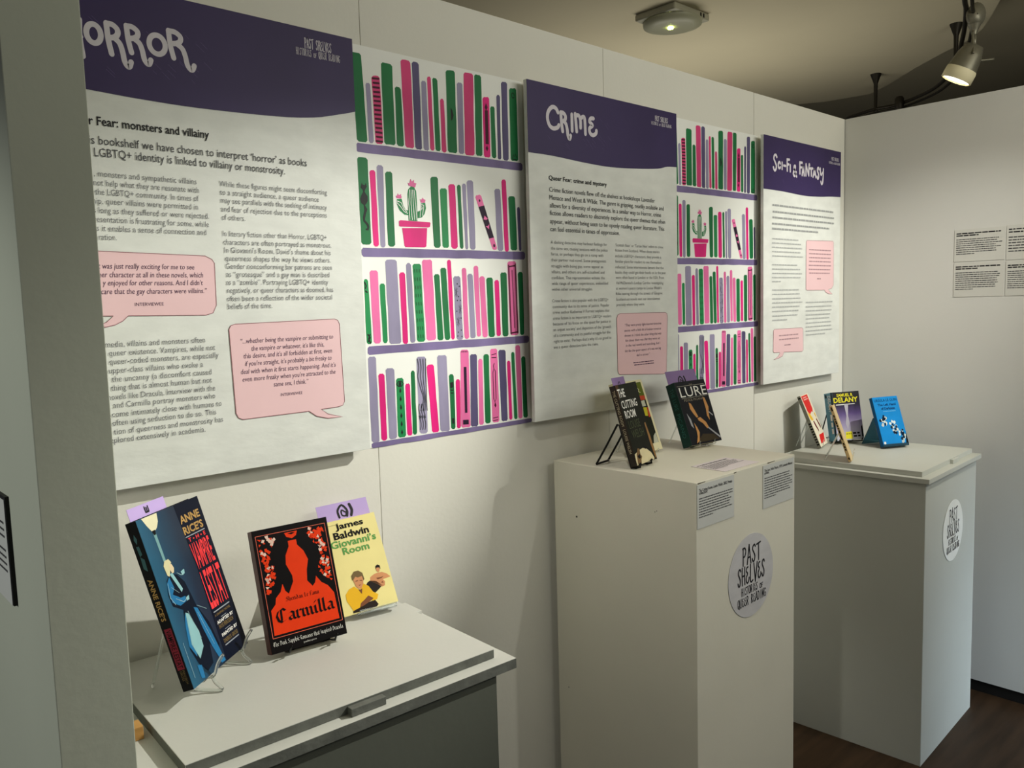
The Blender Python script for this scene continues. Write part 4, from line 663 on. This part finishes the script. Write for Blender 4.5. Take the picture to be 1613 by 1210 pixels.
# the two crime paperbacks on one wire easel
BKQ['CU'][6] = .105
b = Book('CU', 'dark paperback with tall white title lettering on a black wire easel', mat('cover_dark_olive', (24,26,18), .45, .3, 15, spec=.1), mat('spine_dark_brown', (38,28,20), .4, .4, 12, stretch=(1,1,.5)))
b.text('title_lettering', [("THE",.02,.84,.34,.945),("CUTTING",.05,.70,.78,.80),("ROOM",.08,.575,.58,.675)], WHITE, bold=.012)
b.text('author_lettering', [("LOUISE",.13,.445,.66,.545),("WELSH",.15,.325,.72,.425)], ink('dim_olive', (74,80,58)), bold=.0)
b.polys('pale_sheet', [[(.0,.005),(.02,.14),(.25,.17),(.45,.185),(.62,.165),(.8,.1),(.88,.03),(.86,.005)]], ink('sheet_cream', (216,204,164)), 1)
b.polys('figure_shape', [[(.06,.02),(.10,.13),(.22,.20),(.30,.19),(.28,.12),(.33,.09),(.26,.06),(.22,.01)]], ink('figure_brown', (120,94,62)), 2)
b.polys('dark_shape', [[(.12,.11),(.25,.13),(.26,.08),(.16,.075)],[(.5,.2),(.68,.18),(.7,.16),(.55,.165)]], BLACK, 3)
b.polys('arm_shape', [[(.86,.47),(.91,.48),(.97,.3),(.99,.02),(.94,.015),(.88,.2)]], ink('arm_brown', (150,112,68)), 2)
b.polys('brown_corner', [[(0,.82),(0,.999),(.14,.999),(.04,.82)]], ink('corner_brown', (72,50,32)), 1)
b.spine_text('spine_lettering', [("THE CUTTING ROOM",.06,.5,.3,.72),("LOUISE WELSH",.54,.84,.3,.72)], ink('spine_cream', (186,172,140)))
CU = b
b = Book('CB', 'paperback with cream border and colourful picture, behind the dark white-lettered book', ink('border_cream', (222,214,176)), ink('border_cream', (222,214,176)))
b.polys('picture_ground', [[(.08,.10),(.93,.10),(.94,.965),(.08,.965)]], ink('picture_dark', (34,36,26)), 1)
b.polys('green_area', [[(.11,.90),(.6,.90),(.62,.74),(.94,.74),(.94,.963),(.11,.963)]], ink('picture_olive', (94,104,30)), 2)
b.polys('red_area', [[(.74,.71),(.95-.02,.71),(.93,.77),(.76,.775)],[(.86,.46),(.93,.47),(.93,.6),(.88,.6)]], ink('picture_red', (190,72,44)), 3)
b.polys('pale_area', [[(.72,.62),(.88,.62),(.88,.705),(.73,.70)],[(.75,.10),(.92,.10),(.92,.24),(.82,.2)]], ink('picture_grey', (190,190,170)), 3)
b.polys('yellow_area', [[(.75,.49),(.84,.48),(.9,.6),(.76,.61)]], ink('picture_yellow', (196,186,50)), 3)
CBK = b
b.strokes('numeral_stroke', [[(.72,.86),(.77,.885),(.8,.86),(.77,.835),(.82,.82)],[(.58,.945),(.63,.96),(.66,.945)]], .0022, ink('stroke_cream', (224,218,170)), 4)
# thick green-spined paperback
b = Book('LU', 'thick paperback with dark green spine and large thin white capitals, right on the tall plinth', mat('cover_blue_black', (14,14,22), .45, .3, 14, spec=.1), mat('spine_dark_green', (12,54,50), .4, .15, 16))
b.text('title_lettering', [("LURE",.09,.75,.97,.905)], WHITE)
b.text('small_title', [("THE",.45,.93,.56,.95),("FELICE PICANO",.16,.68,.82,.715)], ink('lettering_dull', (150,140,120)))
b.polys('rule', [[(.05,.925),(.95,.922),(.95,.927),(.05,.93)],[(.1,.728),(.97,.738),(.97,.743),(.1,.733)]], ink('rule_pale', (180,176,160)), 3)
GOLDEN = ink('ochre_figure', (196,142,84))
b.polys('ochre_shapes', [[(.28,.66),(.34,.64),(.42,.5),(.46,.42),(.40,.41),(.33,.48),(.27,.56)],[(.78,.72),(.84,.7),(.88,.55),(.83,.45),(.8,.34),(.75,.42),(.78,.52)],[(.42,.40),(.52,.41),(.66,.32),(.70,.24),(.64,.22),(.55,.31),(.44,.36)],[(.27,.34),(.33,.26),(.36,.18),(.28,.05),(.18,.02),(.26,.12),(.28,.2)]], GOLDEN, 2)
b.polys('grey_blade', [[(.66,.23),(.70,.24),(.99,.07),(.98,.04)],[(.82,.5),(.95,.42),(.94,.40),(.82,.47)],[(.12,.5),(.2,.4),(.22,.25),(.16,.3)]], ink('blade_grey', (160,160,164)), 2)
b.polys('warm_ground', [[(.2,.03),(.95,.03),(.8,.12),(.45,.15)]], ink('ground_brown', (58,48,30)), 1)
b.spine_text('spine_lettering', [("THE LURE",.08,.42,.3,.7),("PICANO",.48,.86,.3,.7)], ink('spine_teal_pale', (58,112,104)))
LU = b
# far plinth paperbacks
b = Book('RED', 'red and white paperback with striped spine leaning at the left of the far plinth', ink('cover_cream', (238,228,204)), mat('spine_grey_stripe', (120,118,104), .5, .3, 60, stretch=(1,1,3)))
b.polys('red_block', [[(.06,.985),(.86,.985),(.82,.7),(.7,.63),(.6,.66),(.3,.62),(.12,.68)],[(.36,.21),(.98,.21),(.72,.05),(.2,.05)]], ink('cover_red', (222,40,36)), 1)
b.polys('yellow_shape', [[(.05,.68),(.3,.62),(.42,.5),(.2,.5),(.08,.56)],[(.75,.6),(.9,.62),(.86,.5)]], ink('cover_yellow', (240,190,50)), 2)
b.polys('maroon_shape', [[(.3,.48),(.42,.48),(.55,.3),(.5,.26),(.34,.38)],[(.72,.5),(.82,.5),(.95,.34),(.85,.3)]], ink('cover_maroon', (110,26,34)), 2)
b.text('lettering', [("",.2,.935,.66,.955),("",.2,.895,.75,.915)], ink('lettering_pink', (250,190,180)))
b.spine_poly('spine_bars', [[(.03+.05*k,.15),(.055+.05*k,.15),(.055+.05*k,.85),(.03+.05*k,.85)] for k in [0]+list(range(10,19))], BLACK, 1)
RD = b
b = Book('TAN', 'slim tan paperback seen on its narrow spine at the near edge of the far plinth', ink('cover_sand', (214,188,140)), mat('spine_tan', (196,166,116), .5, .2, 30))
b.spine_text('spine_lettering', [("",.16,.62,.25,.7),("",.66,.8,.25,.7)], BLACK, bold=.02)
b.spine_poly('spine_block', [[(.02,.3),(.09,.3),(.09,.8),(.02,.8)],[(.92,.3),(.96,.3),(.96,.75),(.92,.75)]], BLACK, 1)
TN = b
b = Book('DE', 'thick paperback with yellow lettering over a dark violet cover, centre of the far plinth', ramp_mat('cover_dusk', [(0,(206,206,214)),(.3,(168,156,190)),(.55,(104,84,140)),(.72,(40,32,56)),(1,(24,22,26))], 'Z', .1734), mat('spine_steel_blue', (92,150,176), .4, .2, 20))
YL = ink('lettering_yellow', (242,230,60))
b.text('author_lettering', [("SAMUEL R",.16,.90,.76,.965),("DELANY",.03,.78,.93,.885)], YL, bold=.03)
b.polys('white_rule', [[(.1,.725),(.8,.735),(.8,.75),(.1,.745)]], WHITE, 2)
b.polys('light_streak', [[(.40,.74),(.55,.74),(.5,.5),(.52,.34),(.44,.22),(.38,.34),(.44,.5)]], ink('streak_grey', (196,192,206)), 2)
b.polys('yellow_box', [[(.32,.03),(.58,.025),(.58,.18),(.34,.17)]], YL, 2)
b.text('strap_lettering', [("",.35,.12,.55,.14)], ink('olive_ink', (150,140,30)))
b.text('side_lettering', [("",.60,.12,.9,.155),("",.62,.06,.9,.095)], BLACK, bold=.02)
b.polys('dark_edge', [[(.93,.05),(.985,.05),(.985,.3),(.93,.26)]], BLACK, 2)
b.spine_text('spine_lettering', [("DELANY",.06,.4,.4,.75),("",.45,.85,.5,.7)], WHITE)
b.spine_poly('spine_dark', [[(.0,.8),(1,.8),(1,1),(.0,1)],[(.03,.1),(.1,.1),(.1,.3),(.03,.3)]], ink('spine_navy', (22,34,44)), 1)
DE = b
b = Book('BL', 'bright blue paperback with white pictures on a blue tinted stand, right on the far plinth', mat('cover_sky_blue', (20,138,212), .3, .08, 14), ink('spine_blue', (16,84,134)))
NV = ink('lettering_navy', (14,44,96))
b.text('author_lettering', [("URSULA LE GUIN",.06,.90,.95,.955)], NV, bold=.0)
b.text('title_lettering', [("The Left Hand",.16,.81,.87,.86),("of Darkness",.26,.73,.80,.785)], NV, bold=.02)
b.text('small_lettering', [("",.32,.69,.8,.702)], ink('pale_blue', (120,190,230)))
rnd = random.Random(21)
for cx, cy, rx, ry in ((.22,.52,.14,.11),(.56,.36,.15,.13),(.83,.17,.12,.14)):
    L1, L2 = [], []
    for k in range(20):
        a = rnd.uniform(0,6.28); rr = rnd.random()**.5; p = (cx+rx*rr*math.cos(a), cy+ry*rr*math.sin(a))
        (L1 if k % 3 else L2).append([(p[0]+rnd.uniform(.03,.06)*math.cos(j*1.3+a), max(.01,p[1]+rnd.uniform(.02,.045)*math.sin(j*1.3+a))) for j in range(5)])
    b.polys('white_shapes', L1, ink('shape_white', (226,232,226)), 2); b.polys('dark_shapes', L2, ink('shape_navy', (18,40,66)), 3)
b.polys('dark_corner', [[(.9,.005),(.995,.005),(.995,.25),(.95,.16)]], BLACK, 2)
b.polys('publisher_mark', [ell((.08,.06),.045,.03,12)], WHITE, 2)
BLU = b
# ------------------------------------------------------------------ purple slips tucked behind books
SLIP = mat('slip_lilac', (190,166,222), .6, .03, 10); SLIP_DIM = mat('slip_lilac_dim', (138,114,164), .6, .04, 10)  # second slip colour is the same paper with dimmer light painted in
def slip(bk, label, x0, x1, z0, z1, m, marks, yoff=.0025):
    e = bpy.data.objects.new('paper_slip', None); COL.objects.link(e); e.matrix_world = bk.e.matrix_world @ Matrix.Translation((0,bk.t+yoff,0)); tag(e, label, 'paper slip', 'purple paper slips')
    box('card', (x0,x1,0,.0006,z0,z1), m, e); V, F = [], []
    for st, w in marks: ribbon(V, F, [p.to_2d() for p in crom([(*p,0) for p in st], 4)], w)
    frame_mesh('printed_mark', V, F, INK, e, org=(0,-.0003,0)); return e
def emblem(cx, cz, s): return [([(cx-s,cz-.6*s),(cx-1.05*s,cz+.5*s),(cx-.2*s,cz+1.3*s),(cx+.5*s,cz+.3*s),(cx+.3*s,cz-.6*s)], s*.34),([(cx+.1*s,cz+.1*s),(cx-.4*s,cz+.5*s),(cx-.5*s,cz-.3*s),(cx+.1*s,cz-.5*s),(cx+.3*s,cz+.1*s)], s*.24),([(cx+1.1*s,cz+1.2*s),(cx+1.3*s,cz+.2*s),(cx+1.0*s,cz-.6*s)], s*.45)]
E_ = lambda x, z, s: [([(x,z),(x+s,z)], s*.34),([(x,z+.0),(x,z+s)], s*.34),([(x+.5*s,z),(x+.5*s,z+.8*s)], s*.34),([(x+s,z),(x+s,z+s)], s*.34)]
slip(VL, 'lilac paper slip with black letter behind the dark blue book', .0175, .116, .175, .287, SLIP, E_(.060,.273,.0085))
slip(GI, 'lilac paper slip with black swirl emblem behind the pale yellow book', .003, .110, .10, .2195, SLIP, emblem(.058,.197,.0125))
slip(CU, 'narrow shaded lilac paper slip above the dark white-lettered book', .024, .086, .12, .2165, SLIP_DIM, [([(.05,.2),(.056,.205),(.06,.2)], .002)], .0012)
slip(LU, 'shaded lilac paper slip with black swirl emblem behind the thick green-spined book', .014, .125, .11, .214, SLIP_DIM, emblem(.066,.183,.0105))
# ------------------------------------------------------------------ book stands
ACR = clear_mat('clear_acrylic', (244,248,246)); BWIRE = mat('black_wire', (16,16,17), .35, 0, metal=.3); BACR = clear_mat('blue_acrylic', (70,120,140), .75)
def stand(bk, slab, label, m, r=.0016, us=(.25,.75), hook=.016, reach=.11, top=.62, deep=0., front=.0):
    x, y, z, yaw, lean = bk.q[:5]; w, h, t = bk.w, bk.h, bk.t+deep
    e = thing('book_stand', label, 'book stand', (x,y,slab), yaw, 'book stands'); c, s = math.cos(lean), math.sin(lean); lift = z-slab; g = r*1.4
    L = lambda u, bk_, up: (u, bk_*c+up*s, lift-bk_*s+up*c)           # along the thickness, along the cover height
    for u in us:
        u = u*w; lo = L(u,t,-g)[2]
        pts = [L(u,-g-.004-front,hook), L(u,-g-front*.6,hook*.55), L(u,-g,-g), L(u,t*.5,-g*1.05), L(u,t+g,-g), L(u,t+g,.2*h), L(u,t+g,top*h), L(u,t+2.2*g,top*h+.004)]
        a = pts[-1]; pts += [(u, a[1]+reach*.4, a[2]*.5), (u, a[1]+reach*.8, r+.0004)]; foot = (a[1]+reach*.8, r+.0004)
        pts = [(p[0],p[1],max(p[2],r+.0004)) for p in pts]
        tube('side_rod', pts, r, m, e, 8, 4, m is not BWIRE)
    if lift > .02:
        for u in us: tube('front_leg', [L(u*w,0,-g),(u*w,-.006,lift*.5),(u*w,-.016,r+.0004),(u*w,.03,r+.0004)], r, m, e, 8, 4)
    a = L(0,t+g,top*h); tube('crossbar', [(us[0]*w,a[1],a[2]),(us[1]*w,a[1],a[2])], r, m, e, 8, 1, False)
    if m is BWIRE: tube('rear_bar', [(us[0]*w,foot[0],foot[1]),(us[0]*w+.02,foot[0]-.012,foot[1]+.004),(us[1]*w-.02,foot[0]-.012,foot[1]+.004),(us[1]*w,foot[0],foot[1])], r, m, e, 8, 3)
    zb = max(r+.0004, L(0,t+g,-g)[2]); yb = L(0,t+g,-g)[1]
    tube('foot_bar', [(us[0]*w,yb,zb),(us[1]*w,yb,zb)], r, m, e, 8, 1, False)
    return e
def plate_stand(bk, slab, label, m, th=.0022, wide=(.1,.9), top=.55, lip=.012, reach=.075):
    x, y, z, yaw, lean = bk.q[:5]; w, h, t = bk.w, bk.h, bk.t
    e = thing('book_stand', label, 'book stand', (x,y,slab), yaw, 'book stands'); c, s = math.cos(lean), math.sin(lean); lift = z-slab
    L = lambda bk_, up: (bk_*c+up*s, max(lift-bk_*s+up*c, th*.5+.0003)); g = th*.5+.0008
    def sheet(name, prof):
        V, F = [], []
        for i, p in enumerate(prof):
            a, b_ = Vector(prof[max(i-1,0)]), Vector(prof[min(i+1,len(prof)-1)]); d = (b_-a).normalized(); nn = Vector((-d.y,d.x))*th*.5
            for u in wide:
                for sg in (1,-1): V.append((u*w, p[0]+nn.x*sg, p[1]+nn.y*sg))
        for i in range(len(prof)-1):
            k = 4*i; F += [(k,k+2,k+6,k+4),(k+1,k+5,k+7,k+3),(k,k+4,k+5,k+1),(k+2,k+3,k+7,k+6)]
        F += [(0,1,3,2),(4*len(prof)-4,4*len(prof)-2,4*len(prof)-1,4*len(prof)-3)]
        mesh(name, V, F, m, e)
    sheet('lip', [L(-g-.001,lip),L(-g,-g),L(t+g,-g)]); sheet('back_plate', [L(t+g,-g),L(t+g,.3*h),L(t+g,top*h)])
    a = L(t+g+th,top*h); sheet('rear_leg', [a,(a[0]+reach*.5,a[1]*.5),(a[0]+reach,th*.5+.0006)]); return e
S1, S2, S3 = .8416, 1.0384, .907
stand(VL, S1, 'clear acrylic rod stand under the dark blue book', ACR, .0026, (.30,.86), .024, .05, .45, 0, .022)
stand(CA, S1, 'black wire stand under the red and black book', BWIRE, .0019, (.22,.82), .008, .06, .5, 0, .012)
plate_stand(GI, S1, 'clear acrylic plate stand under the pale yellow book', ACR, .0022, (.28,.95), .4, .006, .03)
stand(CU, S2, 'black wire easel behind the dark white-lettered book', BWIRE, .0027, (.06,.62), .004, .075, .52, .0, .0)
stand(LU, S2, 'clear acrylic rod stand under the thick green-spined book', ACR, .0014, (.25,.75), .008, .06, .5)
stand(RD, S3, 'clear acrylic rod stand under the red and white book', ACR, .0016, (.2,.9), .02, .045, .5, 0, .008)
stand(TN, S3, 'clear acrylic rod stand under the slim tan book', ACR, .0014, (.3,.9), .02, .05, .45, 0, .008)
stand(DE, S3, 'black wire stand under the thick violet book', BWIRE, .0022, (.08,.9), .006, .06, .6)
plate_stand(BLU, S3, 'blue tinted acrylic stand holding the bright blue book', BACR, .0028, (.0,.97), .6, .006, .055)
stand(CBK, S2, 'clear acrylic rod stand under the cream-bordered book', ACR, .0014, (.3,.8), .004, .05, .4)
# ------------------------------------------------------------------ lamps overhead
DARKM = mat('rail_bronze', (46,42,34), .45, .1, 30, metal=.5); STEEL = mat('lamp_steel', (124,120,104), .4, .05, 20, metal=.4)
GLOW = glow_mat('lamp_glass_lit', (255,246,220), 6.0); FROST = mat('lamp_frosted_rim', (236,226,190), .5)
RAIL = [(4.557,.661,2.42),(4.475,.49,2.42),(4.47,.38,2.42),(4.43,.29,2.42),(4.28,.111,2.42)]+[(4.04, -0.056, 2.42), (3.949, -0.108, 2.42), (3.671, -0.213, 2.42), (3.425, -0.308, 2.42), (3.206, -0.385, 2.42), (3.101, -0.415, 2.42), (2.749, -0.524, 2.42)]
rl = thing('lighting_rail', 'curved dark twin lighting rail under the ceiling at upper right', 'lighting rail', (4.0,0,2.42))
tube('rail_bar', [(p[0]-4,p[1],p[2]-2.42) for p in RAIL], .0085, DARKM, rl, 8, 6)
tube('rail_bar', [(p[0]-4+.012,p[1]-.02,p[2]-2.436) for p in RAIL], .006, DARKM, rl, 8, 6)
for x, y, top in ((4.47,.47,2.6),(3.95,-.10,2.6)):
    lathe('ceiling_mount', [(.028,top-2.42),(.010,top-2.42-.05),(.008,.0),(.014,-.01)], DARKM, rl, 12, Matrix.Translation((x-4,y,0)))
lathe('rail_joint', [(.016,-.03),(.022,-.02),(.022,.03),(.016,.04)], DARKM, rl, 12, Matrix.Translation((.43,.33,-.01)))
lp = thing('track_spotlight', 'lit track spotlight with glowing frosted rim at the upper right corner', 'spotlight', (3.215,-.398,2.40))
lathe('mount_disc', [(.002,.012),(.03,.008),(.03,-.008),(.002,-.012)], STEEL, lp, 20, Matrix.Translation((0,-.016,-.004)) @ Matrix.Rotation(math.radians(-48),4,'Z') @ Matrix.Rotation(math.radians(90),4,'X') @ Matrix.Scale(1.35,4,(0,1,0)))
lathe('mount_cup', [(.022,-.035),(.014,-.052),(.009,-.066),(.009,-.07)], STEEL, lp, 16, Matrix.Translation((0,-.012,0)))
tube('stem', [(0,-.012,-.068),(.002,-.012,-.112)], .008, STEEL, lp, 10, 2, False)
tube('cable', [(-.010,-.012,-.060),(-.018,-.014,-.085),(-.022,-.018,-.115),(-.040,-.024,-.142)], .004, STEEL, lp, 8, 4)
aim = Vector((-.12,.42,-.85)).normalized(); R_ = aim.to_track_quat('Z','Y').to_matrix().to_4x4(); T_ = Matrix.Translation((.006,-.012,-.108)) @ R_
lathe('housing', [(.001,-.004),(.030,-.002),(.042,.03),(.050,.082)], STEEL, lp, 24, T_)
lathe('frosted_rim', [(.0505,.081),(.052,.088),(.052,.120),(.047,.122)], FROST, lp, 24, T_)
lathe('lit_glass', [(.0005,.110),(.03,.1105),(.0465,.117)], GLOW, lp, 24, T_)
tube('tilt_lever', [(.028,-.022,-.155),(.052,-.040,-.152),(.070,-.055,-.150)], .004, STEEL, lp, 8, 3)
ld = thing('ceiling_emergency_light', 'white ceiling emergency light with one bright greenish lamp', 'ceiling light', (2.86,.61,2.6))
HOUS = mat('housing_white', (164,160,138), .5, .03, 10)
box('base_plate', (-.12,.12,-.10,.10,-.03,-.0005), HOUS, ld, .008)
lathe('lens_cover', [(.12,-.031),(.118,-.045),(.08,-.056),(.001,-.058)], mat('diffuser_grey', (158,156,130), .4, .02), ld, 32)
lathe('led_lamp', [(.013,-.055),(.011,-.063),(.0005,-.066)], glow_mat('led_green_white', (235,255,130), 30), ld, 16, Matrix.Translation((-.02,-.005,0)))
for k in range(2): box('vent_slot', (.05+.02*k,.06+.02*k,-.1006,-.1002,-.024,-.008), mat('hole_dark', (30,28,24), .9), ld)
bpy.data.objects.remove(_fo)
